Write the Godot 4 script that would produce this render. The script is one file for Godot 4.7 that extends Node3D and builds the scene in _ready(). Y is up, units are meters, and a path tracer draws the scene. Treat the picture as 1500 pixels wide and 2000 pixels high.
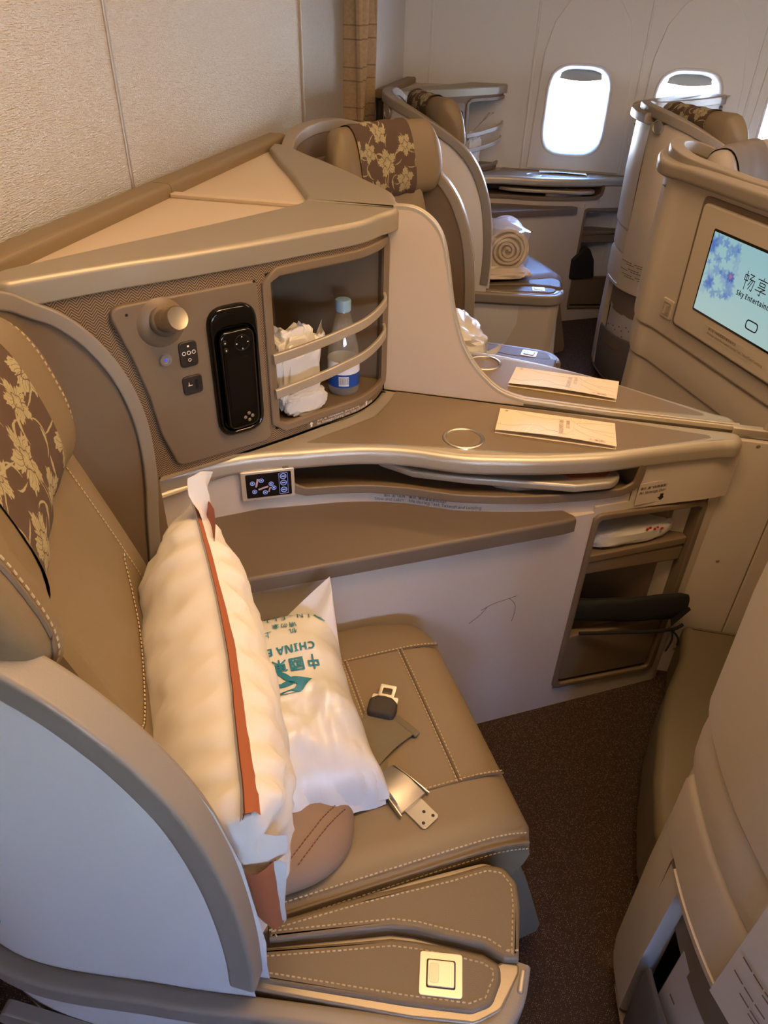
extends Node3D
# A business-class cabin: a pair of angled centre seats backed by a bulkhead, looked at across the aisle.
# x runs forward along the aircraft, z towards the near aisle, y up, metres. SEAT axes: s forward, t towards the console.

const ROW := 1.083          # seat pitch
const MID := -1.495         # centre line of the cabin
const COLUMN := -2.892      # from this seat to the window seat across the far aisle
const SA := 0.52883         # seats are turned 30.3 degrees to the centre line
const TABLE := 0.767
const TOP := 1.163

var XF := Transform3D.IDENTITY     # where the unit being built stands (mirrored for the neighbour's)
var mats := {}
var taken := {}
var fn := FastNoiseLite.new()
var rng := RandomNumberGenerator.new()

class MB:
	var v := PackedVector3Array()
	var uv := PackedVector2Array()
	var t := PackedInt32Array()
	func vert(p: Vector3, u := Vector2.ZERO) -> int:
		v.append(p); uv.append(u); return v.size() - 1
	func tri(a: int, b: int, c: int) -> void:
		t.append(a); t.append(b); t.append(c)
	func quad(a: int, b: int, c: int, d: int) -> void:
		t.append(a); t.append(b); t.append(c); t.append(a); t.append(c); t.append(d)
	func quad3(a: Vector3, b: Vector3, c: Vector3, d: Vector3) -> void:
		quad(vert(a, Vector2(0, 0)), vert(b, Vector2((b - a).length(), 0)), vert(c, Vector2((b - a).length(), (c - b).length())), vert(d, Vector2(0, (d - a).length())))
	# rows of points -> surface; wrap joins the last column to the first
	func sheet(rows: Array, wrap := false, flip := false) -> void:
		var base := v.size()
		var nc: int = rows[0].size()
		var along := 0.0
		for r in rows.size():
			if r > 0: along += (rows[r][nc / 2] as Vector3).distance_to(rows[r - 1][nc / 2])
			var acr := 0.0
			for c in nc:
				if c > 0: acr += (rows[r][c] as Vector3).distance_to(rows[r][c - 1])
				v.append(rows[r][c]); uv.append(Vector2(acr, along))
		for r in rows.size() - 1:
			for c in (nc if wrap else nc - 1):
				var a := base + r * nc + c
				var b := base + r * nc + (c + 1) % nc
				if flip: quad(a, a + nc, b + nc, b)
				else: quad(a, b, b + nc, a + nc)
	func fan(loop: Array, flip := false) -> void:          # flat polygon cap, any shape
		var pts := PackedVector2Array()
		var o: Vector3 = loop[0]
		var n := Vector3.ZERO
		for i in loop.size():
			n += (loop[i] as Vector3 - o).cross(loop[(i + 1) % loop.size()] - o)
		n = n.normalized()
		var e1 := Vector3.ZERO
		for i in loop.size():
			if (loop[i] as Vector3).distance_to(o) > 1e-4:
				e1 = (loop[i] - o).normalized(); break
		var e2 := n.cross(e1)
		for p in loop: pts.append(Vector2((p - o).dot(e1), (p - o).dot(e2)))
		var idx := Geometry2D.triangulate_polygon(pts)
		var base := v.size()
		for i in loop.size(): v.append(loop[i]); uv.append(pts[i])
		for k in range(0, idx.size(), 3):
			var a := pts[idx[k]]; var b := pts[idx[k + 1]]; var c := pts[idx[k + 2]]
			var ccw := (b - a).cross(c - a) > 0
			if ccw != flip: tri(base + idx[k], base + idx[k + 1], base + idx[k + 2])
			else: tri(base + idx[k], base + idx[k + 2], base + idx[k + 1])
	# polygon (local xy) pushed from z0 to z1; the edge at z1 rounded by r
	func slab(m: Transform3D, poly: PackedVector2Array, z0: float, z1: float, r := 0.0, seg := 3, r0 := 0.0) -> void:
		var p := PackedVector2Array()
		for q in poly:
			if p.is_empty() or q.distance_to(p[p.size() - 1]) > 2e-5: p.append(q)
		if p[0].distance_to(p[p.size() - 1]) < 2e-5: p.remove_at(p.size() - 1)
		if Geometry2D.is_polygon_clockwise(p): p.reverse()
		var d := 1.0 if z1 > z0 else -1.0
		var rings := []
		if r0 > 0.0:
			for k in seg + 1:
				var a := PI / 2 * k / seg
				rings.append([r0 * (1 - sin(a)), z0 + d * r0 * (1 - cos(a))])
		else: rings.append([0.0, z0])
		if r > 0.0:
			for k in seg + 1:
				var a := PI / 2 * k / seg
				rings.append([r * (1 - cos(a)), z1 - d * r * (1 - sin(a))])
		else: rings.append([0.0, z1])
		var rows := []
		for q in rings:
			var ins := MB.inset(p, q[0])
			var row := []
			for c in ins: row.append(m * Vector3(c.x, c.y, q[1]))
			rows.append(row)
		sheet(rows, true, d < 0)
		var idx := Geometry2D.triangulate_polygon(p)
		if idx.is_empty(): push_warning("slab without a cap: %d points near %s" % [p.size(), rows[0][0]])
		for e in [[rows[-1], d < 0], [rows[0], d > 0]]:
			var base := v.size()
			for i in p.size(): v.append(e[0][i]); uv.append(p[i])
			for k in range(0, idx.size(), 3):
				var ccw := (p[idx[k + 1]] - p[idx[k]]).cross(p[idx[k + 2]] - p[idx[k]]) > 0
				if ccw != e[1]: tri(base + idx[k], base + idx[k + 1], base + idx[k + 2])
				else: tri(base + idx[k], base + idx[k + 2], base + idx[k + 1])
	static func inset(p: PackedVector2Array, r: float) -> PackedVector2Array:
		if r == 0.0: return p
		var out := PackedVector2Array()
		var n := p.size()
		for i in n:
			var a := p[i] - p[(i + n - 1) % n]; var b := p[(i + 1) % n] - p[i]
			if a.length() < 1e-6: a = b
			if b.length() < 1e-6: b = a
			var na := Vector2(-a.y, a.x).normalized(); var nb := Vector2(-b.y, b.x).normalized()
			var mm := (na + nb)
			if mm.length() < 0.2: mm = na
			mm = mm.normalized()
			out.append(p[i] + mm * r / maxf(mm.dot(na), 0.45))
		return out
	# frame between two loops of the same count (local xy), from z0 (back) to z1 (front), front edges rounded
	func ring(m: Transform3D, outer: PackedVector2Array, inner: PackedVector2Array, z0: float, z1: float, r := 0.002) -> void:
		var o := outer; var i2 := inner
		var rows := []
		for q in [[o, 0.0, z0], [o, 0.0, z1 - r], [o, r * 0.4, z1 - r * 0.3], [o, r, z1], [i2, -r, z1], [i2, -r * 0.4, z1 - r * 0.3], [i2, 0.0, z1 - r], [i2, 0.0, z0]]:
			var ins := MB.inset(q[0], q[1]) if not Geometry2D.is_polygon_clockwise(q[0]) else MB.inset(q[0], -q[1])
			var row := []
			for c in ins: row.append(m * Vector3(c.x, c.y, q[2]))
			rows.append(row)
		sheet(rows, true)
	func box(m: Transform3D, c: Vector3, s: Vector3, r := 0.0) -> void:
		var h := s / 2
		var poly := PackedVector2Array([Vector2(c.x - h.x, c.y - h.y), Vector2(c.x + h.x, c.y - h.y), Vector2(c.x + h.x, c.y + h.y), Vector2(c.x - h.x, c.y + h.y)])
		if r > 0.0: poly = MB.rounded(poly, minf(r, minf(h.x, h.y) * 0.9), 3)
		slab(m, poly, c.z - h.z, c.z + h.z, minf(r, h.z * 0.9), 3, minf(r, h.z * 0.9))
	static func rounded(p: PackedVector2Array, r: Variant, seg := 4) -> PackedVector2Array:
		var out := PackedVector2Array()
		var n := p.size()
		for i in n:
			var rr: float = r[i] if r is Array else r
			var a := (p[(i + n - 1) % n] - p[i]); var b := (p[(i + 1) % n] - p[i])
			var an := absf(a.angle_to(b))
			if rr <= 0.0 or an > PI - 0.02:
				out.append(p[i]); continue
			var d := minf(rr / tan(an / 2), minf(a.length(), b.length()) * 0.49)
			var p0 := p[i] + a.normalized() * d; var p1 := p[i] + b.normalized() * d
			for k in seg + 1:
				var f := float(k) / seg
				out.append(p0.lerp(p[i], f).lerp(p[i].lerp(p1, f), f))
		return out
	static func rrect(x0: float, y0: float, x1: float, y1: float, r: float, seg := 4) -> PackedVector2Array:
		return MB.rounded(PackedVector2Array([Vector2(x0, y0), Vector2(x1, y0), Vector2(x1, y1), Vector2(x0, y1)]), r, seg)
	static func circle(c: Vector2, rx: float, n := 24, ry := -1.0) -> PackedVector2Array:
		var out := PackedVector2Array()
		for i in n: out.append(c + Vector2(cos(TAU * i / n) * rx, sin(TAU * i / n) * (rx if ry < 0 else ry)))
		return out
	# profile (local: x = side, y = up) carried along a path
	func sweep(path: Array, prof: PackedVector2Array, up := Vector3.UP, closed_prof := true, caps := true, scales: Array = [], loop := false) -> void:
		var rows := []
		var n := path.size()
		for i in n:
			var d: Vector3
			if loop: d = path[(i + 1) % n] - path[(i + n - 1) % n]
			else: d = path[mini(i + 1, n - 1)] - path[maxi(i - 1, 0)]
			d = d.normalized()
			var side := d.cross(up)
			if side.length() < 1e-3: side = d.cross(Vector3(0.3, 0.2, 0.9))
			side = side.normalized()
			var u2 := side.cross(d)
			var row := []
			var sc: float = 1.0 if scales.is_empty() else scales[i]
			for q in prof: row.append(path[i] + side * q.x * sc + u2 * q.y * sc)
			rows.append(row)
		if loop: rows.append(rows[0])
		sheet(rows, closed_prof)
		if caps and closed_prof and not loop:
			fan(rows[0], true); fan(rows[-1])
	func tube(path: Array, r: float, n := 8, caps := true) -> void:
		sweep(path, MB.circle(Vector2.ZERO, r, n), Vector3.UP, true, caps)
	func lathe(m: Transform3D, prof: Array, n := 24) -> void:   # profile: Vector2(radius, height along local z)
		var rows := []
		for q in prof:
			var row := []
			for i in n: row.append(m * Vector3(cos(TAU * i / n) * q.x, sin(TAU * i / n) * q.x, q.y))
			rows.append(row)
		sheet(rows, true)

# ---------------------------------------------------------------- curves
func cr(pts: Array, per := 6) -> Array:        # Catmull-Rom through Vector3 or Vector2 points
	var out := []
	for i in pts.size() - 1:
		var a = pts[maxi(i - 1, 0)]; var b = pts[i]; var c = pts[i + 1]; var d = pts[mini(i + 2, pts.size() - 1)]
		for k in per:
			var f := float(k) / per
			out.append(0.5 * ((2 * b) + (c - a) * f + (2 * a - 5 * b + 4 * c - d) * f * f + (3 * b - a - 3 * c + d) * f * f * f))
	out.append(pts[-1])
	return out
func v2(a: Array) -> PackedVector2Array:
	var out := PackedVector2Array()
	for i in range(0, a.size(), 2): out.append(Vector2(a[i], a[i + 1]))
	return out
func v3(a: Array) -> Array:
	var out := []
	for i in range(0, a.size(), 3): out.append(Vector3(a[i], a[i + 1], a[i + 2]))
	return out
func cr2(a: Array, per := 6) -> PackedVector2Array:
	var p := []
	for i in range(0, a.size(), 2): p.append(Vector2(a[i], a[i + 1]))
	return PackedVector2Array(cr(p, per))
func S(s: float, t: float, y: float) -> Vector3:
	return Vector3(s * cos(SA) - t * sin(SA), y, -s * sin(SA) - t * cos(SA))
func hat() -> Transform3D:                     # local x -> world x, local y -> world -z, local z -> up : plan drawings
	return Transform3D(Basis(Vector3(1, 0, 0), Vector3(0, 0, -1), Vector3(0, 1, 0)), Vector3.ZERO)
func plan_seat() -> Transform3D:               # local x -> s, local y -> t, local z -> up
	return Transform3D(Basis(S(1, 0, 0), S(0, 1, 0), Vector3.UP), Vector3.ZERO)
func face(origin: Vector3, right: Vector3, up := Vector3.UP) -> Transform3D:   # local z = out of the face
	var x := right.normalized(); var z := x.cross(up).normalized()
	return Transform3D(Basis(x, z.cross(x).normalized(), z), origin)

# ---------------------------------------------------------------- nodes
func numbered(called: String) -> String:
	if not taken.has(called):
		taken[called] = 0
		return called
	taken[called] += 1
	return "%s_%03d" % [called, taken[called]]
func thing(called: String, label: String, category: String, at: Vector3, group := "") -> Node3D:
	var o := Node3D.new()
	o.name = numbered(called)
	add_child(o, true)
	o.position = XF * at
	o.set_meta("label", label); o.set_meta("category", category)
	if group: o.set_meta("group", group)
	return o
func origin_of(n: Node) -> Vector3:
	var p := Vector3.ZERO
	while n != null and n != self:
		p += (n as Node3D).position; n = n.get_parent()
	return p
func finish(mb: MB, off: Vector3, smooth: float) -> ArrayMesh:
	var flip := XF.basis.determinant() < 0
	var n := mb.v.size()
	var pos := PackedVector3Array(); pos.resize(n)
	var ids := {}
	var weld := PackedInt32Array(); weld.resize(n)
	for i in n:
		var p := XF * mb.v[i] - off
		pos[i] = p
		var key := Vector3i((p * 20000.0).round())
		if not ids.has(key): ids[key] = ids.size()
		weld[i] = ids[key]
	var nt := mb.t.size() / 3
	var fnorm := PackedVector3Array(); fnorm.resize(nt)
	var around := []; around.resize(ids.size())
	for i in around.size(): around[i] = PackedInt32Array()
	for k in nt:
		var a := pos[mb.t[k * 3]]; var b := pos[mb.t[k * 3 + 1]]; var c := pos[mb.t[k * 3 + 2]]
		var nn := (b - a).cross(c - a)
		if flip: nn = -nn
		fnorm[k] = nn
		for j in 3:
			var w := weld[mb.t[k * 3 + j]]
			var lst: PackedInt32Array = around[w]
			lst.append(k); around[w] = lst
	var unit := PackedVector3Array(); unit.resize(nt)
	for k in nt: unit[k] = fnorm[k].normalized()
	var ov := PackedVector3Array(); var on := PackedVector3Array(); var ou := PackedVector2Array(); var oi := PackedInt32Array()
	var lim := cos(deg_to_rad(smooth))
	for k in nt:
		if fnorm[k].length_squared() < 1e-20: continue
		for j in 3:
			var jj := j if not flip else 2 - j
			var vi := mb.t[k * 3 + (2 - jj)]      # clockwise front faces
			var s := Vector3.ZERO
			for f in (around[weld[vi]] as PackedInt32Array):
				if unit[f].dot(unit[k]) > lim: s += fnorm[f]
			ov.append(pos[vi]); on.append(s.normalized()); ou.append(mb.uv[vi]); oi.append(ov.size() - 1)
	var arr := []; arr.resize(Mesh.ARRAY_MAX)
	arr[Mesh.ARRAY_VERTEX] = ov; arr[Mesh.ARRAY_NORMAL] = on; arr[Mesh.ARRAY_TEX_UV] = ou; arr[Mesh.ARRAY_INDEX] = oi
	var m := ArrayMesh.new()
	m.add_surface_from_arrays(Mesh.PRIMITIVE_TRIANGLES, arr)
	return m
func part(called: String, mb: MB, mat: String, parent: Node3D, smooth := 38.0) -> MeshInstance3D:
	var o := MeshInstance3D.new()
	o.name = called if parent != self else numbered(called)
	parent.add_child(o, true)
	o.mesh = finish(mb, origin_of(parent), smooth)
	o.material_override = mats[mat]
	return o
func struct(called: String, mb: MB, mat: String, smooth := 38.0) -> MeshInstance3D:
	var o := part(called, mb, mat, self, smooth)
	o.set_meta("kind", "structure")
	return o
func tag(o: Node3D, label: String, category: String, group := "") -> void:
	o.set_meta("label", label); o.set_meta("category", category)
	if group: o.set_meta("group", group)

# lettering: the triangles of a TextMesh laid on a surface by a mapping (text x, y in metres -> place)
func letters(mb: MB, text: String, size: float, mapping: Callable, bold := false, centre := false) -> float:
	var tm := TextMesh.new()
	var f := SystemFont.new()
	f.font_names = PackedStringArray(["Droid Sans"])
	if bold: f.font_weight = 700
	tm.font = f; tm.font_size = 32; tm.pixel_size = size / 32.0 * 1.38; tm.depth = 0.0; tm.text = text; tm.curve_step = 3.0
	tm.horizontal_alignment = HORIZONTAL_ALIGNMENT_CENTER if centre else HORIZONTAL_ALIGNMENT_LEFT
	tm.vertical_alignment = VERTICAL_ALIGNMENT_CENTER
	var a := tm.get_mesh_arrays()
	if a.is_empty() or a[Mesh.ARRAY_VERTEX] == null: return 0.0
	var vs: PackedVector3Array = a[Mesh.ARRAY_VERTEX]
	var ix: PackedInt32Array = a[Mesh.ARRAY_INDEX] if a[Mesh.ARRAY_INDEX] != null else PackedInt32Array(range(vs.size()))
	var base := mb.v.size()
	var wide := 0.0
	for p in vs:
		mb.vert(mapping.call(p.x, p.y)); wide = maxf(wide, p.x)
	for k in range(0, ix.size(), 3): mb.tri(base + ix[k], base + ix[k + 1], base + ix[k + 2])
	return wide
# strokes: flat bars given as x0 y0 x1 y1 on a 0..10 square for each sign
const SIGNS := {
	"中": [2,7.5,8,7.5, 2,4,8,4, 2,7.5,2,4, 8,7.5,8,4, 5,10,5,0],
	"國": [1,9.5,9,9.5, 1,.5,9,.5, 1,9.5,1,.5, 9,9.5,9,.5, 2.3,7.3,7.8,7.3, 2.6,5.8,4.6,5.8, 2.6,3.8,4.6,3.8, 2.6,5.8,2.6,3.8, 4.6,5.8,4.6,3.8, 2.3,2.2,5,2.6, 6,8.6,7.8,2, 7.6,5,5.8,2.2, 6.6,8.6,7.4,8],
	"東": [1,8.5,9,8.5, 2,7,8,7, 2,5.3,8,5.3, 2,3.8,8,3.8, 2,7,2,3.8, 8,7,8,3.8, 5,10,5,0, 4.6,3.6,1,.5, 5.4,3.6,9,.5],
	"方": [5,10,5.6,8.6, .8,7.8,9.2,7.8, 4,7.8,3.4,4, 3.4,4,1,.5, 3.8,5.3,7.8,5.3, 7.8,5.3,7,1, 7,1,5.6,1],
	"请": [1,9,2.4,8, .6,6.3,2.2,6.3, 2.2,6.3,2.2,1, 2.2,1,3.4,2, 4,9,9.4,9, 4.4,7.6,9,7.6, 3.8,6.2,9.6,6.2, 4.6,5,8.8,5, 4.6,3.6,8.8,3.6, 4.6,2.2,8.8,2.2, 4.6,5,4.6,0, 8.8,5,8.8,0, 6.7,10,6.7,6.2],
	"勿": [3.6,10,1,5.6, 2.8,8,9,8, 9,8,7.8,1, 7.8,1,6,1.4, 5.2,8,1.2,2.6, 7.2,8,3,1],
	"拿": [5,10,1,6.8, 5,10,9,6.8, 3.4,7.4,6.6,7.4, 3.2,6.2,6.8,6.2, 3.2,4.8,6.8,4.8, 3.2,6.2,3.2,4.8, 6.8,6.2,6.8,4.8, 2.4,3.6,7.6,3.6, 2,2.4,8,2.4, .8,1.2,9.2,1.2, 5,3.6,5,0, 5,0,3.8,.3],
	"机": [.6,7.4,4.4,7.4, 2.5,10,2.5,0, 2.4,7,.6,3.4, 2.6,6.4,4,4.6, 5.6,9,5.2,2.4, 5.2,2.4,4,0, 5.6,9,8,9, 8,9,8,1, 8,1,9.6,1, 9.6,1,9.6,2.4],
	"上": [5,10,5,.8, 5,5.8,8.6,5.8, .8,.8,9.2,.8],
	"滑": [1,9,2,8, .6,6.4,1.8,5.4, .8,.4,2.4,4, 4,9.4,8,9.4, 4,9.4,4,7, 8,9.4,8,7, 3,7,9.2,7, 4.2,5.4,8,5.4, 4.2,5.4,4.2,0, 8,5.4,8,0, 4.2,3.8,8,3.8, 4.2,2.2,8,2.2],
	"行": [3,10,.8,7.6, 3.2,7,.6,4.2, 2.2,5.6,2.2,0, 4.6,8.8,9,8.8, 4,5.6,9.6,5.6, 7.4,5.6,7.4,.4, 7.4,.4,6,.8],
	"起": [1,8,5,8, .6,5.8,5.2,5.8, 3,10,3,2, 3,3.8,5,3.8, 1.6,4,.6,0, 1.2,1.6,9.6,.4, 6,8.6,9,8.6, 9,8.6,9,6, 6,6,9,6, 6,6,6,3, 6,3,9.4,3],
	"飞": [.8,8.6,6.6,8.6, 6.6,8.6,7.4,2, 7.4,2,9.4,1, 9.4,1,9.4,3, 9,7.4,7,5.6, 7.2,5.2,9,3.8],
	"和": [4.4,9.6,1.4,8.8, .4,6.8,5,6.8, 2.8,9,2.8,0, 2.6,6.4,.4,3, 3,6,4.8,4, 6,7.6,9.2,7.6, 6,1.6,9.2,1.6, 6,7.6,6,1, 9.2,7.6,9.2,1],
	"降": [.8,9,3,9, .8,9,.8,0, 3,9,2,6.4, 2,6.4,3,4, 6,10,4,7, 5.4,8.6,8.4,8.6, 8.4,8.6,4,4.8, 5.4,7,9.4,4.8, 4.6,3.8,9,3.8, 4.2,2,9.6,2, 7,4.8,7,0],
	"落": [.8,9,9.2,9, 3.4,10,3.4,8, 6.6,10,6.6,8, 1,6.8,2,6, .6,4.6,1.6,4, .8,.4,2.4,3, 5,7.8,3,5.4, 4.4,7,7.6,7, 7.6,7,3,3.6, 5,6,9.4,3.6, 4.4,3,8,3, 4.4,3,4.4,.4, 8,3,8,.4, 4.4,.4,8,.4],
	"期": [.6,8.2,5,8.2, 1.4,10,1.4,2.6, 4.2,10,4.2,2.6, 1.4,6.4,4.2,6.4, 1.4,4.6,4.2,4.6, .4,2.6,5.2,2.6, 2,2,.8,.2, 3.4,2,4.8,.4, 6.4,9.4,9,9.4, 6.4,9.4,6,.4, 9,9.4,9,.4, 6.4,6.6,9,6.6, 6.4,4,9,4],
	"间": [1.2,10,2.2,8.8, 1.2,7.8,1.2,0, 3.4,9.2,9,9.2, 9,9.2,9,.4, 3.4,6.6,6.8,6.6, 3.4,6.6,3.4,2, 6.8,6.6,6.8,2, 3.4,4.4,6.8,4.4, 3.4,2,6.8,2],
	"将": [1.4,8.4,2.2,7, .6,4.2,2.4,5, 2.8,10,2.8,0, 5.8,10,4,7.6, 5.4,8.6,8.6,8.6, 8.6,8.6,4.4,5.2, 4,4.4,9.6,4.4, 8,5.6,8,.4, 8,.4,6.8,.6, 5,3.2,6,2],
	"桌": [5,10,5,7.4, 5,8.8,8.6,8.8, 2.2,7.4,7.8,7.4, 2.2,5.8,7.8,5.8, 2.2,4.4,7.8,4.4, 2.2,7.4,2.2,4.4, 7.8,7.4,7.8,4.4, .8,3,9.2,3, 5,4.4,5,0, 4.6,2.8,1,.4, 5.4,2.8,9,.4],
	"板": [.6,7.4,4.4,7.4, 2.5,10,2.5,0, 2.4,7,.6,3.6, 2.6,6.4,4,5, 9,9.6,5.2,8.8, 5.2,8.8,4.6,.4, 5.2,6.4,8.8,6.4, 8.8,6.4,5.4,.4, 5.8,5,9.6,.4],
	"收": [1,8,1,3, 1,3,3.4,4, 3.4,10,3.4,0, 6,10,4.6,5.6, 5.4,7.6,9.6,7.6, 8.4,7.4,4.4,.4, 5.4,6,9.6,.4],
	"回": [1,9,9,9, 1,1,9,1, 1,9,1,1, 9,9,9,1, 3.4,6.6,6.6,6.6, 3.4,3.4,6.6,3.4, 3.4,6.6,3.4,3.4, 6.6,6.6,6.6,3.4],
	"扣": [.6,7.4,4.4,7.4, 2.6,10,2.6,.6, 2.6,.6,1.4,1, .6,4,4.4,5, 5.6,8,9.2,8, 5.6,1.6,9.2,1.6, 5.6,8,5.6,1, 9.2,8,9.2,1],
	"好": [2.4,10,1.2,4, 1.2,4,4,.4, .4,7,4.4,7, 4.2,7,2.6,3, 2.6,3,.6,.4, 5.4,9,9,9, 9,9,7.2,6.6, 7.2,6.6,7.2,.6, 7.2,.6,6,1, 4.8,5,9.8,5],
	"放": [2.4,10,3,8.8, .6,8,5,8, 2.4,8,2.2,4, 2.2,4,.6,.4, 2.4,5.4,4.4,5.4, 4.4,5.4,4,.8, 6.4,10,5.2,6, 6,8,9.6,8, 8.6,7.8,5,.4, 5.8,6,9.6,.4],
	"置": [1.4,9.6,8.6,9.6, 1.4,7.8,8.6,7.8, 1.4,9.6,1.4,7.8, 8.6,9.6,8.6,7.8, 1,6.8,9,6.8, 5,7.8,5,5.8, 2.6,5.6,7.4,5.6, 2.6,4.2,7.4,4.2, 2.6,2.8,7.4,2.8, 2.6,5.6,2.6,.6, 7.4,5.6,7.4,.6, .6,.6,9.4,.6],
	"物": [1.6,9,.8,6, 1.2,7.4,4.4,7.4, 2.8,10,2.8,0, .6,3.6,4.4,4.8, 6,10,4.8,6.4, 5.6,8.2,9.4,8.2, 9.4,8.2,8.4,.6, 8.4,.6,7.2,1, 7,8,4.6,3.4, 8.2,8,5.4,1],
	"品": [3,9.4,7,9.4, 3,6,7,6, 3,9.4,3,6, 7,9.4,7,6, 1,4.2,4.4,4.2, 1,.6,4.4,.6, 1,4.2,1,.6, 4.4,4.2,4.4,.6, 5.6,4.2,9,4.2, 5.6,.6,9,.6, 5.6,4.2,5.6,.6, 9,4.2,9,.6],
	"畅": [.8,8,3.6,8, .8,5,3.6,5, .8,8,.8,5, 3.6,8,3.6,5, 2.2,10,2.2,0, 4.8,9,8,9, 8,9,5,6.4, 5,6.4,9.4,6.4, 9.4,6.4,8.6,.6, 8.6,.6,7.4,1, 6.6,6.2,4.8,3, 8,6.2,5.6,1],
	"享": [5,10,5,8.8, .8,8.6,9.2,8.6, 2.8,7.2,7.2,7.2, 2.8,5.6,7.2,5.6, 2.8,7.2,2.8,5.6, 7.2,7.2,7.2,5.6, 2,4.4,8,4.4, 8,4.4,5,3, 5,3,5,.4, 5,.4,3.8,.8, .6,2.6,9.4,2.6],
	",": [2,1.6,1.2,-.6], ",,": [2,1.6,1.2,-.6],
}
func signs(mb: MB, text: String, size: float, mapping: Callable, thick := 0.9) -> float:
	var x := 0.0
	for ch in text:
		if SIGNS.has(ch):
			var a: Array = SIGNS[ch]
			for k in range(0, a.size(), 4):
				var p := Vector2(a[k], a[k + 1]); var q := Vector2(a[k + 2], a[k + 3])
				var d := (q - p).normalized() * thick / 2; var n := Vector2(-d.y, d.x)
				var c := [p - d - n, q + d - n, q + d + n, p - d + n]
				var id := []
				for e in c: id.append(mb.vert(mapping.call(x + e.x * size / 10.0, e.y * size / 10.0)))
				mb.quad(id[0], id[1], id[2], id[3])
		x += size * (0.6 if ch in ", " else 1.1)
	return x
func on_face(m: Transform3D, x0: float, y0: float, lift := 0.0006) -> Callable:
	return func(x: float, y: float) -> Vector3: return m * Vector3(x0 + x, y0 + y, lift)
func _ready() -> void:
	# camera: hand-held phone at 1.5 m, tipped down, turned a little aft
	var cam := Camera3D.new()
	cam.name = "camera"
	cam.fov = 71.19; cam.keep_aspect = Camera3D.KEEP_HEIGHT; cam.near = 0.02; cam.far = 200.0
	add_child(cam)
	cam.position = Vector3(0, 1.5, 0)
	cam.rotation_degrees = Vector3(-35.58, 11.5, 1.77)
	cam.current = true
	var env := Environment.new()
	env.background_mode = Environment.BG_SKY
	var sky := Sky.new()
	var sm := ProceduralSkyMaterial.new()
	sm.sky_top_color = Color(0.42, 0.62, 0.95); sm.sky_horizon_color = Color(0.86, 0.93, 1.0)
	sm.ground_horizon_color = Color(0.82, 0.86, 0.90); sm.ground_bottom_color = Color(0.62, 0.64, 0.66)
	sm.sun_angle_max = 1.0
	sm.energy_multiplier = 1.0
	sky.sky_material = sm
	env.sky = sky
	env.background_energy_multiplier = 96
	env.tonemap_mode = Environment.TONE_MAPPER_LINEAR
	env.tonemap_exposure = 0.71
	env.sdfgi_enabled = true; env.ssao_enabled = true; env.ssil_enabled = true
	var we := WorldEnvironment.new()
	we.name = "environment"; we.environment = env
	add_child(we)
	fn.seed = 3; fn.frequency = 0.05; fn.noise_type = FastNoiseLite.TYPE_SIMPLEX_SMOOTH
	rng.seed = 11
	build_materials()
	for z in [-0.75, -2.25]:
		for x in [0.25, 1.85]: ceiling_lamp(x, z, 1.3, 0.16, 3.8 * (1.0 if z > MID else 0.4))
	build_room()
	build_units()
	build_loose()
# ---------------------------------------------------------------- materials
func img_tex(w: int, h: int, f: Callable) -> ImageTexture:
	var im := Image.create(w, h, false, Image.FORMAT_RGB8)
	for y in h:
		for x in w: im.set_pixel(x, y, f.call(x, y))
	return ImageTexture.create_from_image(im)
func plain(called: String, c: Color, rough := 0.5, metal := 0.0) -> StandardMaterial3D:
	var m := StandardMaterial3D.new()
	m.albedo_color = c; m.roughness = rough; m.metallic = metal
	m.resource_name = called
	mats[called] = m
	return m
func relief(m: StandardMaterial3D, tex: Texture2D, scale: float, tile: float, tri := true) -> void:
	m.heightmap_enabled = true; m.heightmap_texture = tex; m.heightmap_scale = scale
	if tri:
		m.uv1_triplanar = true; m.uv1_world_triplanar = true
	m.uv1_scale = Vector3.ONE * tile
func noise_tex(freq: float, oct := 3, size := 512, kind := FastNoiseLite.TYPE_SIMPLEX_SMOOTH) -> NoiseTexture2D:
	var n := FastNoiseLite.new()
	n.seed = 7; n.frequency = freq; n.fractal_octaves = oct; n.noise_type = kind
	var t := NoiseTexture2D.new()
	t.noise = n; t.width = size; t.height = size; t.seamless = true
	return t

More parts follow.
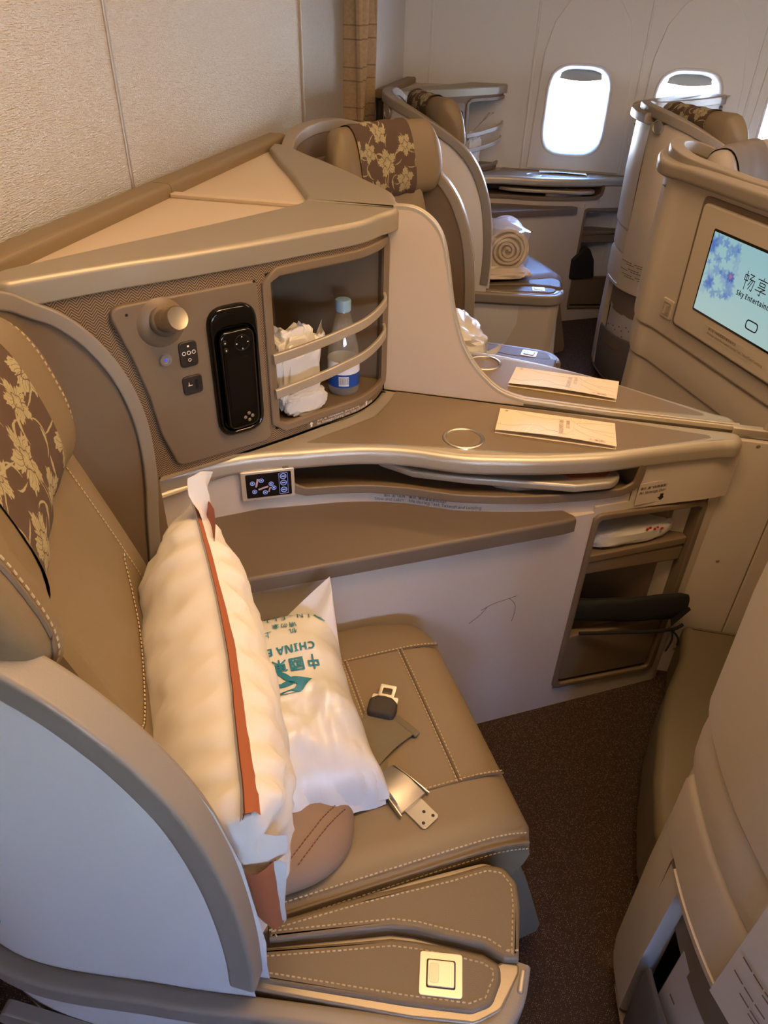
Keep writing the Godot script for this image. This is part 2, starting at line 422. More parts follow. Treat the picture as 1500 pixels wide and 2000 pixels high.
func build_materials() -> void:
	var grain := noise_tex(0.06, 4)
	var pores := noise_tex(0.09, 2, 512, FastNoiseLite.TYPE_CELLULAR)
	# moulded plastics and paints
	relief(plain("shell_paint", Color(0.775, 0.735, 0.68), 0.42), grain, 0.012, 14.0)
	relief(plain("white_panel", Color(0.83, 0.83, 0.83), 0.5), grain, 0.01, 14.0)
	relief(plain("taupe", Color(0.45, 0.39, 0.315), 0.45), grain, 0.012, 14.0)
	relief(plain("taupe_dark", Color(0.405, 0.355, 0.30), 0.45), grain, 0.012, 14.0)
	relief(plain("rim_grey", Color(0.55, 0.52, 0.485), 0.4), grain, 0.012, 14.0)
	relief(plain("slate", Color(0.39, 0.37, 0.36), 0.5), grain, 0.012, 14.0)
	relief(plain("pale_laminate", Color(0.76, 0.70, 0.625), 0.5), grain, 0.01, 14.0)
	relief(plain("footrest_vinyl", Color(0.40, 0.36, 0.27), 0.5), grain, 0.03, 10.0)
	plain("kick_black", Color(0.10, 0.095, 0.09), 0.6)
	# champagne metallic paint with a fine brushed grain
	var brushed := img_tex(256, 256, func(x, y):
		var a := fn.get_noise_2d(x * 0.35, y * 9.0) * 0.5 + fn.get_noise_2d(x * 1.1 + 90, y * 23.0) * 0.5
		var g := clampf(0.5 + a * 0.6, 0, 1)
		return Color(g, g, g))
	var c := plain("champagne", Color(0.73, 0.70, 0.64), 0.42, 0.55)
	relief(c, grain, 0.01, 22.0)
	c = plain("champagne_dark", Color(0.62, 0.58, 0.51), 0.4, 0.6)
	relief(c, grain, 0.01, 22.0)
	c = plain("brushed_top", Color(0.64, 0.605, 0.54), 0.45, 0.45)
	relief(c, brushed, 0.02, 6.0)
	c = plain("inlay", Color(0.51, 0.45, 0.37), 0.36, 0.15)
	relief(c, grain, 0.01, 22.0)
	plain("steel", Color(0.80, 0.79, 0.77), 0.28, 1.0)
	plain("steel_dull", Color(0.72, 0.70, 0.67), 0.42, 0.9)
	plain("plate_metal", Color(0.86, 0.82, 0.75), 0.4, 0.6)
	plain("knob_metal", Color(0.78, 0.74, 0.66), 0.3, 1.0)
	plain("black_gloss", Color(0.018, 0.018, 0.02), 0.12)
	plain("black_matt", Color(0.03, 0.03, 0.032), 0.45)
	plain("black_screen", Color(0.035, 0.032, 0.032), 0.2)
	plain("button_dark", Color(0.16, 0.135, 0.11), 0.4)
	plain("print_dark", Color(0.12, 0.10, 0.09), 0.6)
	plain("print_grey", Color(0.42, 0.36, 0.30), 0.6)
	plain("print_white", Color(0.92, 0.92, 0.90), 0.6)
	plain("print_teal", Color(0.10, 0.47, 0.58), 0.5)
	plain("print_gold", Color(0.60, 0.53, 0.40), 0.5)
	plain("print_navy", Color(0.16, 0.22, 0.45), 0.5)
	plain("print_red", Color(0.75, 0.12, 0.12), 0.5)
	plain("sticker_clear", Color(0.76, 0.72, 0.67), 0.3)
	plain("sticker_taupe", Color(0.46, 0.40, 0.335), 0.35)
	plain("socket_plastic", Color(0.76, 0.70, 0.60), 0.4)
	# leather
	var l := plain("leather", Color(0.495, 0.43, 0.325), 0.47)
	relief(l, pores, 0.022, 16.0)
	l = plain("leather_taupe", Color(0.45, 0.395, 0.315), 0.48)
	relief(l, pores, 0.022, 16.0)
	plain("thread", Color(0.76, 0.69, 0.56), 0.8)
	plain("thread_brown", Color(0.42, 0.28, 0.18), 0.8)
	plain("seam", Color(0.36, 0.30, 0.23), 0.7)
	plain("webbing", Color(0.44, 0.40, 0.315), 0.8)
	plain("webbing_dark", Color(0.235, 0.205, 0.17), 0.8)
	relief(mats["webbing"], img_tex(64, 64, func(x, y):
		var g := 0.5 + 0.5 * sin((x + y) * TAU / 8.0) * (1.0 if (x / 8) % 2 == 0 else -1.0)
		return Color(g, g, g)), 0.03, 40.0)
	# cloth
	var weave := img_tex(128, 128, func(x, y):
		var g := 0.5 + 0.25 * sin(x * TAU / 4.0) + 0.25 * sin(y * TAU / 4.0)
		return Color(g, g, g))
	var p := plain("pillow_cotton", Color(0.88, 0.87, 0.85), 0.85)
	relief(p, weave, 0.012, 24.0)
	p.rim_enabled = true; p.rim = 0.25
	p = plain("piping_orange", Color(0.60, 0.335, 0.20), 0.85)
	relief(p, weave, 0.02, 24.0)
	p.rim_enabled = true; p.rim = 0.2
	p = plain("blanket_cream", Color(0.85, 0.80, 0.72), 0.9)
	relief(p, weave, 0.05, 12.0)
	p = plain("blanket_brown", Color(0.52, 0.43, 0.35), 0.65)
	p = plain("pouch_black", Color(0.035, 0.035, 0.045), 0.75)
	p.rim_enabled = true; p.rim = 0.3
	# thin plastic film
	p = plain("film_white", Color(0.86, 0.86, 0.85), 0.28)
	p.backlight_enabled = true; p.backlight = Color(0.35, 0.34, 0.33)
	p = plain("film_clear", Color(0.92, 0.92, 0.92, 0.13), 0.25)
	p.transparency = BaseMaterial3D.TRANSPARENCY_ALPHA
	p = plain("bottle_plastic", Color(0.93, 0.96, 0.97, 0.10), 0.04)
	p.transparency = BaseMaterial3D.TRANSPARENCY_ALPHA
	plain("water", Color(0.90, 0.94, 0.96, 0.05), 0.02).transparency = BaseMaterial3D.TRANSPARENCY_ALPHA
	plain("cap_blue", Color(0.55, 0.70, 0.84), 0.45)
	plain("label_blue", Color(0.10, 0.28, 0.60), 0.4)
	plain("label_white", Color(0.90, 0.92, 0.95), 0.4)
	# paper
	plain("paper_cream", Color(0.90, 0.85, 0.75), 0.55)
	plain("paper_white", Color(0.90, 0.89, 0.87), 0.6)
	plain("paper_grey", Color(0.72, 0.71, 0.72), 0.6)
	plain("paper_teal", Color(0.10, 0.27, 0.36), 0.4)
	plain("paper_edge", Color(0.86, 0.80, 0.70), 0.8)
	plain("foil_line", Color(0.97, 0.95, 0.90), 0.3, 0.3)
	# carpet: dark brown loops with paler flecks in short rows
	var flecks := RandomNumberGenerator.new(); flecks.seed = 5
	var cim := Image.create(512, 512, false, Image.FORMAT_RGB8)
	var him := Image.create(512, 512, false, Image.FORMAT_RGB8)
	for y in 512:
		for x in 512:
			var g := 0.5 + 0.5 * fn.get_noise_2d(x * 6.0, y * 9.0)
			cim.set_pixel(x, y, Color(0.175, 0.115, 0.08).lerp(Color(0.27, 0.19, 0.135), g))
			him.set_pixel(x, y, Color(g, g, g) * 0.5)
	for gy in 64:
		for gx in 64:
			var bx := gx * 8 + (4 if gy % 2 else 0) + flecks.randi_range(-1, 1); var by := gy * 8 + flecks.randi_range(-1, 1)
			var tone := flecks.randf()
			for dy in 4:
				for dx in 3:
					var px := (bx + dx + 512) % 512; var py := (by + dy + 512) % 512
					if tone > 0.22: cim.set_pixel(px, py, Color(0.33, 0.25, 0.185).lerp(Color(0.68, 0.60, 0.49), maxf(0.0, (tone - 0.45) / 0.55)))
					him.set_pixel(px, py, Color(1, 1, 1) * (0.6 + 0.4 * tone))
	p = plain("carpet", Color.WHITE, 0.95)
	p.albedo_texture = ImageTexture.create_from_image(cim)
	relief(p, ImageTexture.create_from_image(him), 0.35, 4.3)
	# bulkhead wall covering: satin strands laid crosswise
	var strands := img_tex(512, 512, func(x, y):
		var a := fn.get_noise_2d(x * 0.55, y * 7.0) * 0.55 + fn.get_noise_2d(x * 2.2 + 400, y * 16.0) * 0.45 + fn.get_noise_2d(x * 3.0, y * 3.0 + 900) * 0.3
		var g := clampf(0.5 + a * 0.75, 0, 1)
		return Color(g, g, g))
	var strands_pale := img_tex(512, 512, func(x, y):
		var g := clampf(0.93 + 0.10 * (fn.get_noise_2d(x * 0.55, y * 7.0) * 0.55 + fn.get_noise_2d(x * 2.2 + 400, y * 16.0) * 0.45), 0, 1)
		return Color(g, g, g))
	p = plain("wall_cloth", Color(0.80, 0.795, 0.78), 0.40, 0.3)
	p.albedo_texture = strands_pale
	relief(p, strands, 0.22, 2.6, false)
	# herringbone cloth of the console
	var zig := img_tex(64, 64, func(x, y):
		var k := posmod(y + absi((x % 32) - 16), 8)
		var g := 0.30 if k < 3 else (1.0 if k < 7 else 0.6)
		return Color(0.50, 0.43, 0.345) * g + Color(0.07, 0.055, 0.04) * (1.0 - g))
	p = plain("herringbone", Color(1.12, 1.1, 1.06), 0.75)
	p.albedo_texture = zig
	p.heightmap_enabled = true; p.heightmap_texture = zig; p.heightmap_scale = 0.05
	p.uv1_scale = Vector3(26, 26, 26)
	# printed headrest cover
	p = plain("floral_print", Color.WHITE, 0.85)
	p.albedo_texture = floral()
	p.uv1_scale = Vector3(4.4, 4.4, 4.4)
	plain("headrest_grey", Color(0.56, 0.535, 0.52), 0.55)
	plain("cover_grey", Color(0.42, 0.405, 0.41), 0.7)
	plain("cover_brown", Color(0.345, 0.27, 0.215), 0.85)
	# curtain
	p = plain("curtain_cloth", Color.WHITE, 0.85)
	p.albedo_texture = img_tex(128, 256, func(x, y):
		var n := 0.5 + 0.5 * fn.get_noise_2d(x * 3.0, y * 3.0)
		var b := Color(0.72, 0.63, 0.50).lerp(Color(0.62, 0.53, 0.41), n)
		if y % 64 < 2 or (y % 64 > 20 and y % 64 < 23): b = b * 0.72
		if x % 42 < 3: b = b * 0.85
		return b)
	p.uv1_scale = Vector3(2.2, 1.7, 1)
	p.backlight_enabled = true; p.backlight = Color(0.25, 0.2, 0.15)
	# cabin lining
	relief(plain("lining", Color(0.84, 0.845, 0.85), 0.5), grain, 0.015, 9.0)
	relief(plain("lining_window", Color(0.84, 0.845, 0.85), 0.45), grain, 0.01, 9.0)
	plain("window_trim", Color(0.86, 0.87, 0.88), 0.35)
	plain("shade_grey", Color(0.60, 0.60, 0.57), 0.6)
	plain("ceiling_paint", Color(0.82, 0.80, 0.77), 0.7)
	p = plain("pane_acrylic", Color(0.95, 0.97, 1.0, 0.06), 0.03)
	p.transparency = BaseMaterial3D.TRANSPARENCY_ALPHA
	p = plain("lens_clear", Color(0.80, 0.82, 0.84, 0.5), 0.08)
	p.transparency = BaseMaterial3D.TRANSPARENCY_ALPHA
	# things that give light
	p = plain("lamp_warm", Color(1, 0.9, 0.75))
	p.emission_enabled = true; p.emission = Color(1.0, 0.79, 0.55); p.emission_energy_multiplier = 1.6
	p = plain("display_art", Color(0.02, 0.02, 0.02), 0.25)
	p.emission_enabled = true; p.emission_texture = display_art(); p.emission_energy_multiplier = 0.85
	p = plain("display_text", Color(0.05, 0.08, 0.25), 0.4)
	p = plain("display_black", Color(0.012, 0.012, 0.016), 0.15)
	p = plain("icon_glow", Color(0.3, 0.3, 0.4))
	p.emission_enabled = true; p.emission = Color(0.62, 0.68, 0.95); p.emission_energy_multiplier = 0.8
	p = plain("icon_pink", Color(0.4, 0.3, 0.3))
	p.emission_enabled = true; p.emission = Color(0.80, 0.62, 0.66); p.emission_energy_multiplier = 0.55
	p = plain("led_green", Color(0.2, 0.6, 0.2))
	p.emission_enabled = true; p.emission = Color(0.25, 1.0, 0.25); p.emission_energy_multiplier = 1.0
	p = plain("led_blue", Color(0.2, 0.2, 0.8))
	p.emission_enabled = true; p.emission = Color(0.25, 0.25, 1.0); p.emission_energy_multiplier = 1.2

func floral() -> ImageTexture:
	var r := RandomNumberGenerator.new(); r.seed = 21
	var w := 512
	var base := Color(0.335, 0.26, 0.205); var pale := Color(0.64, 0.60, 0.465)
	var im := Image.create(w, w, false, Image.FORMAT_RGB8)
	im.fill(base)
	var heads := [[120, 120, 92], [350, 90, 78], [250, 300, 96], [450, 330, 80], [70, 400, 84], [330, 470, 70]]
	for h in heads:
		var petals := []
		for k in 7: petals.append([r.randf_range(0, TAU), r.randf_range(0.75, 1.05), r.randf_range(0.5, 0.75)])
		var ph := r.randf() * TAU
		for y in range(-110, 111):
			for x in range(-110, 111):
				var d: float = Vector2(x, y).length() / h[2]; var a := atan2(y, x)
				var lobe := 0.80 + 0.16 * cos(5 * a + ph) + 0.055 * cos(23 * a + ph * 3) + 0.04 * cos(37 * a)
				if d > lobe: continue
				var vein := absf(sin(10.0 * a + 2.2 * sin(d * 5.0 + ph) + ph)) 
				var gap := absf(cos(2.5 * a + ph / 2.0))
				if vein < 0.17 * (1.15 - d) + 0.05 and d > 0.22 and d < lobe * 0.86: continue
				if gap < 0.10 and d > 0.15: continue
				if absf(d - 0.34 - 0.06 * cos(4 * a)) < 0.022: continue
				im.set_pixel(posmod(h[0] + x, w), posmod(h[1] + y, w), pale)
	for s in 26:                                   # stems and leaf sprays
		var p := Vector2(r.randf() * w, r.randf() * w); var a := r.randf() * TAU; var bend := r.randf_range(-0.03, 0.03)
		for k in 70:
			p += Vector2(cos(a), sin(a)) * 1.4; a += bend
			var rad := 3.0 * sin(PI * k / 70.0) + 0.6 + (4.5 if s % 3 == 0 else 0.0) * maxf(0, sin(PI * (k - 30) / 40.0)) * (1.0 if k > 30 else 0.0)
			for y in range(-8, 9):
				for x in range(-8, 9):
					if x * x + y * y < rad * rad: im.set_pixel(posmod(int(p.x) + x, w), posmod(int(p.y) + y, w), pale)
	return ImageTexture.create_from_image(im)

func display_art() -> ImageTexture:                # watercolour flowers on pale blue, as the screen shows
	var r := RandomNumberGenerator.new(); r.seed = 4
	var blobs := []
	for k in 46:
		blobs.append([Vector2(r.randf_range(0.02, 0.36), r.randf_range(0.06, 0.72)), r.randf_range(0.03, 0.085), r.randf_range(0.3, 0.9), r.randf_range(0, TAU)])
	return img_tex(512, 320, func(x, y):
		var u := Vector2(x / 512.0, y / 320.0)
		var c := Color(0.70, 0.90, 0.93).lerp(Color(0.80, 0.93, 0.92), u.y)
		for b in blobs:
			var d: Vector2 = (u - b[0]) * Vector2(1.6, 1.0)
			var a := atan2(d.y, d.x)
			var rr: float = b[1] * (1.0 + 0.28 * cos(5 * a + b[3]) + 0.12 * cos(9 * a))
			if d.length() < rr:
				var f: float = (1.0 - d.length() / rr)
				c = c.lerp(Color(0.32, 0.47, 0.86) if b[2] > 0.5 else Color(0.56, 0.68, 0.93), 0.42 * b[2] * smoothstep(0.0, 0.45, f) + 0.10 * smoothstep(0.0, 0.1, f))
		var q: Vector2 = (u - Vector2(0.31, 0.42)) * Vector2(1.6, 1.0)
		var aa := atan2(q.y, q.x)
		if q.length() < 0.06 * (0.7 + 0.4 * absf(cos(4 * aa))): c = c.lerp(Color(0.85, 0.45, 0.55) if q.length() < 0.03 else Color(0.35, 0.40, 0.75), 0.6)
		return c)
# ---------------------------------------------------------------- the cabin
func radial(poly: PackedVector2Array, c: Vector2, angles: Array) -> PackedVector2Array:
	var out := PackedVector2Array()
	for a in angles:
		var d := Vector2(cos(a), sin(a)); var best := 0.0
		for i in poly.size():
			var hit = Geometry2D.segment_intersects_segment(c, c + d * 20.0, poly[i], poly[(i + 1) % poly.size()])
			if hit != null: best = maxf(best, (hit - c).length())
		out.append(c + d * best)
	return out
func loop3(m: Transform3D, p: PackedVector2Array, z: float) -> Array:
	var out := []
	for q in p: out.append(m * Vector3(q.x, q.y, z))
	return out

func sidewall(number_from: int, count: int, first: int, blank: int, side: String) -> void:
	var wall := Node3D.new()
	wall.name = "wall_" + side
	add_child(wall)
	wall.set_meta("kind", "structure")
	var m := Transform3D(Basis.IDENTITY, Vector3(0, 0, -4.35))     # local z towards the cabin
	for k in blank:                                                    # plain panels aft of the first window
		var bm := MB.new()
		var xe := 0.065 + 0.533 * first - 0.2465 - 0.533 * k
		bm.slab(m, v2([xe - 0.533, 0.0, xe, 0.0, xe, 2.30, xe - 0.533, 2.30]), -0.10, 0.0, 0.001)
		part("lining_panel", bm, "lining", wall)
		bm = MB.new()
		bm.box(m, Vector3(xe, 1.15, 0.0), Vector3(0.012, 2.30, 0.008), 0.003)
		part("panel_joint", bm, "lining", wall)
	for k in count:
		var cx := 0.065 + 0.533 * (first + k)
		var c := Vector2(cx, 1.05)
		var x0 := cx - 0.2665 + 0.02; var x1 := cx + 0.2665 + 0.02
		var rect := v2([x0, 0.0, x1, 0.0, x1, 2.30, x0, 2.30])
		var angles := []
		for i in 44: angles.append(TAU * i / 44.0)
		for q in rect: angles.append(fposmod((q - c).angle(), TAU))
		var archp := v2([cx - 0.215, 0.775, cx + 0.270, 0.775, cx + 0.245, 1.20, cx + 0.20, 1.44, cx + 0.12, 1.545, cx + 0.0, 1.565, cx - 0.10, 1.53, cx - 0.165, 1.44, cx - 0.20, 1.30])
		archp = MB.rounded(archp, [0.0, 0.0, 0.1, 0.08, 0.08, 0.08, 0.08, 0.08, 0.1], 4)
		for q in archp: angles.append(fposmod((q - c).angle(), TAU))
		angles.sort()
		var fr := MB.rrect(cx - 0.166, 0.84, cx + 0.166, 1.268, 0.125, 6)
		var lr := radial(rect, c, angles); var la := radial(archp, c, angles); var lf := radial(fr, c, angles)
		var mb := MB.new()                                             # lining panel with its window hole; back face outside
		mb.sheet([loop3(m, lf, -0.10), loop3(m, lr, -0.10), loop3(m, lr, 0.0), loop3(m, la, 0.0), loop3(m, la, 0.004), loop3(m, MB.inset(la, 0.003), 0.006)], true, false)
		part("lining_panel", mb, "lining", wall, 25.0)
		mb = MB.new()
		mb.sheet([loop3(m, MB.inset(la, 0.003), 0.006), loop3(m, lf, 0.006), loop3(m, lf, -0.10)], true, false)
		part("window_surround", mb, "lining_window", wall, 25.0)
		mb = MB.new()                                                  # groove cover between panels
		mb.box(m, Vector3(x1, 1.15, 0.0), Vector3(0.012, 2.30, 0.008), 0.003)
		part("panel_joint", mb, "lining", wall)
		# the window itself
		var w := Node3D.new()
		w.name = "window_%d" % (number_from + k)
		add_child(w); w.set_meta("kind", "structure")
		mb = MB.new()
		var lo := lf; var li := radial(MB.rrect(cx - 0.138, 0.867, cx + 0.138, 1.242, 0.10, 6), c, angles); var lt := radial(MB.rrect(cx - 0.128, 0.877, cx + 0.128, 1.232, 0.095, 6), c, angles)
		mb.sheet([loop3(m, lo, 0.004), loop3(m, MB.inset(lo, 0.004), 0.010), loop3(m, MB.inset(lo, 0.012), 0.008), loop3(m, li, -0.012), loop3(m, lt, -0.085), loop3(m, lt, -0.10)], true, false)
		part("window_frame", mb, "window_trim", w, 50.0)
		mb = MB.new()
		mb.slab(m, MB.rrect(cx - 0.137, 0.868, cx + 0.137, 1.241, 0.098, 6), -0.094, -0.090)
		part("pane", mb, "pane_acrylic", w)
		mb = MB.new()
		var sh := PackedVector2Array()
		for i in 9: sh.append(Vector2(lerpf(cx - 0.108, cx + 0.108, i / 8.0), 1.196 - 0.010 * sin(PI * i / 8.0)))
		sh.append_array(v2([cx + 0.10, 1.222, cx + 0.07, 1.238, cx - 0.07, 1.238, cx - 0.10, 1.222]))
		mb.slab(m, sh, -0.052, -0.044, 0.002)
		part("shade", mb, "shade_grey", w)

func build_room() -> void:
	XF = Transform3D.IDENTITY
	var up := Transform3D(Basis(Vector3(1, 0, 0), Vector3(0, 0, -1), Vector3(0, 1, 0)), Vector3.ZERO)
	var mb := MB.new()
	mb.slab(up, v2([-2.6, -1.46, 4.2, -1.46, 4.2, 4.45, -2.6, 4.45]), -0.08, 0.0)
	struct("floor", mb, "carpet")
	mb = MB.new()
	mb.slab(up, v2([-2.6, -1.46, 4.2, -1.46, 4.2, 4.45, -2.6, 4.45]), 2.30, 2.38)
	struct("ceiling", mb, "ceiling_paint")
	mb = MB.new()
	mb.box(Transform3D.IDENTITY, Vector3(4.15, 1.15, -1.495), Vector3(0.1, 2.30, 5.9))
	struct("wall_front", mb, "lining")
	# centre bulkhead: two cloth panels, an aluminium joint between them and an edge trim
	var m := face(Vector3(-0.842, 0, 0), Vector3(0, 0, -1))           # local x runs to -z, local z to +x
	var bulk := Node3D.new(); bulk.name = "wall_rear"; add_child(bulk); bulk.set_meta("kind", "structure")
	for r in [[0.40, 1.436], [1.442, 2.572]]:
		mb = MB.new()
		mb.slab(m, v2([r[0], 0.0, r[1], 0.0, r[1], 2.30, r[0], 2.30]), -0.05, 0.0, 0.001)
		part("cloth_panel", mb, "wall_cloth", bulk)
	mb = MB.new()
	mb.box(m, Vector3(1.439, 1.15, 0.0), Vector3(0.009, 2.30, 0.010), 0.004)
	part("joint_strip", mb, "steel_dull", bulk)
	for x in [0.395, 2.578]:
		mb = MB.new()
		mb.box(m, Vector3(x, 1.15, -0.02), Vector3(0.010, 2.30, 0.06), 0.004)
		part("edge_trim", mb, "steel_dull", bulk)
	mb = MB.new()
	mb.box(Transform3D.IDENTITY, Vector3(-1.72, 1.15, -1.486), Vector3(1.66, 2.30, 2.17))
	struct("wall_galley", mb, "wall_cloth")
	# the doorway to the galley beside the far aisle
	mb = MB.new()
	mb.slab(face(Vector3(-0.93, 0, 0), Vector3(0, 0, -1)), v2([2.58, 0.0, 4.40, 0.0, 4.40, 2.30, 2.58, 2.30]), -0.05, 0.0)
	struct("wall_galley_far", mb, "wall_cloth")
	mb = MB.new()
	mb.slab(face(Vector3(-0.855, 0, 0), Vector3(0, 0, -1)), v2([3.72, 0.0, 4.40, 0.0, 4.40, 2.30, 3.72, 2.30]), -0.05, 0.0, 0.002)
	struct("wall_rear_window_side", mb, "lining")
	mb = MB.new()
	mb.slab(face(Vector3(-1.12, 0, 0), Vector3(0, 0, -1)), v2([-1.46, 0.0, 0.40, 0.0, 0.40, 2.30, -1.46, 2.30]), -0.05, 0.0)
	struct("wall_galley_near", mb, "wall_cloth")
	sidewall(1, 9, 0, 2, "side_far")
	XF = Transform3D(Basis(Vector3(1, 0, 0), Vector3(0, 1, 0), Vector3(0, 0, -1)), Vector3(0, 0, 2 * MID))
	sidewall(10, 8, 1, 3, "side_near")
	XF = Transform3D.IDENTITY
	# gathered curtain
	var cu := thing("curtain", "beige checked curtain gathered in the doorway beside the bulkhead", "curtain", Vector3(-0.92, 0.04, -3.5))
	mb = MB.new()
	var rows := []
	for r in 16:
		var y := 0.04 + 2.2 * r / 15.0
		var row := []
		for i in 61:
			var f := i / 60.0
			var tie := 1.0 - 0.25 * exp(-pow((y - 1.2) / 0.5, 2))
			row.append(Vector3(-0.885 + 0.030 * sin(f * TAU * 4.5 + 0.4 * sin(y * 2.0)) + 0.02 * sin(f * 21 + y), y, -3.40 - 0.33 * f * tie - 0.02 * sin(y * 3 + f * 9)))
		rows.append(row)
	mb.sheet(rows)
	rows = []
	for r in 16:
		var y := 0.04 + 2.2 * r / 15.0
		var row := []
		for i in 61:
			var f := i / 60.0
			var tie := 1.0 - 0.25 * exp(-pow((y - 1.2) / 0.5, 2))
			row.append(Vector3(-0.888 + 0.030 * sin(f * TAU * 4.5 + 0.4 * sin(y * 2.0)) + 0.02 * sin(f * 21 + y), y, -3.40 - 0.33 * f * tie - 0.02 * sin(y * 3 + f * 9)))
		rows.append(row)
	mb.sheet(rows, false, true)
	part("cloth", mb, "curtain_cloth", cu, 60.0)
	mb = MB.new()
	mb.tube([Vector3(-0.93, 2.26, -2.6), Vector3(-0.93, 2.26, -3.74)], 0.012, 8)
	part("track", mb, "steel_dull", cu)

func ceiling_lamp(x: float, z: float, lx: float, lz: float, energy: float) -> void:
	var o := thing("ceiling_lamp", "long warm white ceiling lamp %s, %s" % ["above the near seats" if z > MID else "above the neighbour's seats", "beside the bulkhead" if x < 1.0 else "over the row ahead"], "lamp", Vector3(x, 2.26, z), "ceiling lamps")
	var mb := MB.new()
	mb.box(Transform3D.IDENTITY, Vector3(x, 2.28, z), Vector3(lx + 0.05, 0.04, lz + 0.05), 0.01)
	part("housing", mb, "ceiling_paint", o)
	mb = MB.new()
	mb.box(Transform3D.IDENTITY, Vector3(x, 2.257, z), Vector3(lx, 0.008, lz), 0.003)
	part("lamp_diffuser", mb, "lamp_warm", o)
	var l := AreaLight3D.new()
	l.name = "lamp_light"
	l.area_size = Vector2(lx, lz); l.light_color = Color(1.0, 0.80, 0.57); l.light_energy = energy
	l.area_range = 12.0; l.shadow_enabled = true
	o.add_child(l)
	l.position = Vector3(0, -0.015, 0)
	l.rotation_degrees = Vector3(-90, 0, 0)
# ---------------------------------------------------------------- seat units
# everything is drawn for the seat in front of the camera and moved or mirrored through XF
const RIM := [   # x, y, -z of the shell's rim: aisle arc, round the back, console arc
	-.224,.47,.362, -.222,.55,.362, -.228,.66,.362, -.240,.755,.360, -.260,.84,.357, -.290,.913,.352, -.320,.963,.348, -.360,1.008,.345, -.42,1.055,.340, -.50,1.098,.337,
	-.58,1.135,.346, -.65,1.160,.378, -.705,1.176,.436, -.740,1.182,.52, -.755,1.184,.62, -.757,1.182,.72, -.754,1.172,.80, -.742,1.150,.868, -.722,1.128,.900, -.698,1.102,.930,
	-.673,1.056,.960, -.652,.992,.985, -.640,.920,1.000, -.636,.850,1.004, -.638,.770,1.000, -.645,.690,.992, -.652,.600,.985]
const OUTER := [ # x, -z of the shell's outer face at floor plan
	-.222,.345, -.30,.336, -.37,.330, -.48,.319, -.56,.322, -.63,.345, -.69,.395, -.735,.47, -.762,.57, -.773,.68, -.768,.73, -.755,.76]
const EDGE := [  # s, t of the table's front edge
	-.06,1.180, -.043,1.190, .055,1.213, .144,1.219, .24,1.207, .307,1.199, .372,1.185, .446,1.156, .535,1.104, .62,1.074, .696,1.053, .809,1.031, .88,1.026, 1.007,1.018, 1.09,1.010]
const CLOTH := [ # x, -z of the console's cloth wall
	-.742,.872, -.690,.938, -.635,1.004, -.572,1.072, -.470,1.193, -.408,1.273, -.375,1.314, -.341,1.362, -.323,1.41, -.316,1.45, -.314,1.484]

func rim_path(rear: bool) -> Array:
	var p := []
	for i in range(0, RIM.size() if not rear else 45, 3): p.append(Vector3(RIM[i], RIM[i + 1], -RIM[i + 2]))
	if rear: p.append_array([Vector3(-0.750, 1.182, -0.69), Vector3(-0.733, 1.178, -0.755), Vector3(-0.692, 1.171, -0.81), Vector3(-0.650, 1.167, -0.88), Vector3(-0.605, 1.164, -0.965), Vector3(-0.51, 1.162, -1.10), Vector3(-0.37, 1.161, -1.31)])
	return cr(p, 5)
func outward(path: Array, i: int) -> Vector3:      # horizontal normal of the rim's plan, away from the seat
	var p: Vector3 = path[i]
	var a: Vector3 = path[maxi(i - 4, 0)]; var b: Vector3 = path[mini(i + 4, path.size() - 1)]
	var d := Vector3(b.x - a.x, 0, b.z - a.z)
	if p.z > -0.40 and p.x > -0.52: return Vector3(0, 0, 1)
	if p.z < -0.90 and p.y < 1.12: return Vector3(-0.764, 0, -0.645)
	d = d.normalized()
	return Vector3(d.z, 0, -d.x)
func edge_t(s: float) -> float:
	for i in range(0, EDGE.size() - 2, 2):
		if s <= EDGE[i + 2]:
			return lerpf(EDGE[i + 1], EDGE[i + 3], clampf((s - EDGE[i]) / (EDGE[i + 2] - EDGE[i]), 0, 1))
	return EDGE[-1]
func plan_pts(a: Array, per := 4) -> PackedVector2Array:
	return cr2(a, per)

func stitches(mb: MB, path: Array, up: Vector3, step := 0.0075, len := 0.0045, w := 0.0011) -> void:
	var acc := 0.0
	for i in path.size() - 1:
		var a: Vector3 = path[i]; var b: Vector3 = path[i + 1]
		var L := a.distance_to(b)
		if L < 1e-5: continue
		var d := (b - a) / L
		while acc < L:
			var p := a + d * acc
			var sd := d.cross(up).normalized() * w
			var q := p + d * len
			var h := up * 0.0011
			mb.quad3(p - sd, q - sd, q - sd * 0.4 + h, p - sd * 0.4 + h)
			mb.quad3(p - sd * 0.4 + h, q - sd * 0.4 + h, q + sd * 0.4 + h, p + sd * 0.4 + h)
			mb.quad3(p + sd * 0.4 + h, q + sd * 0.4 + h, q + sd, p + sd)
			acc += step
		acc -= L

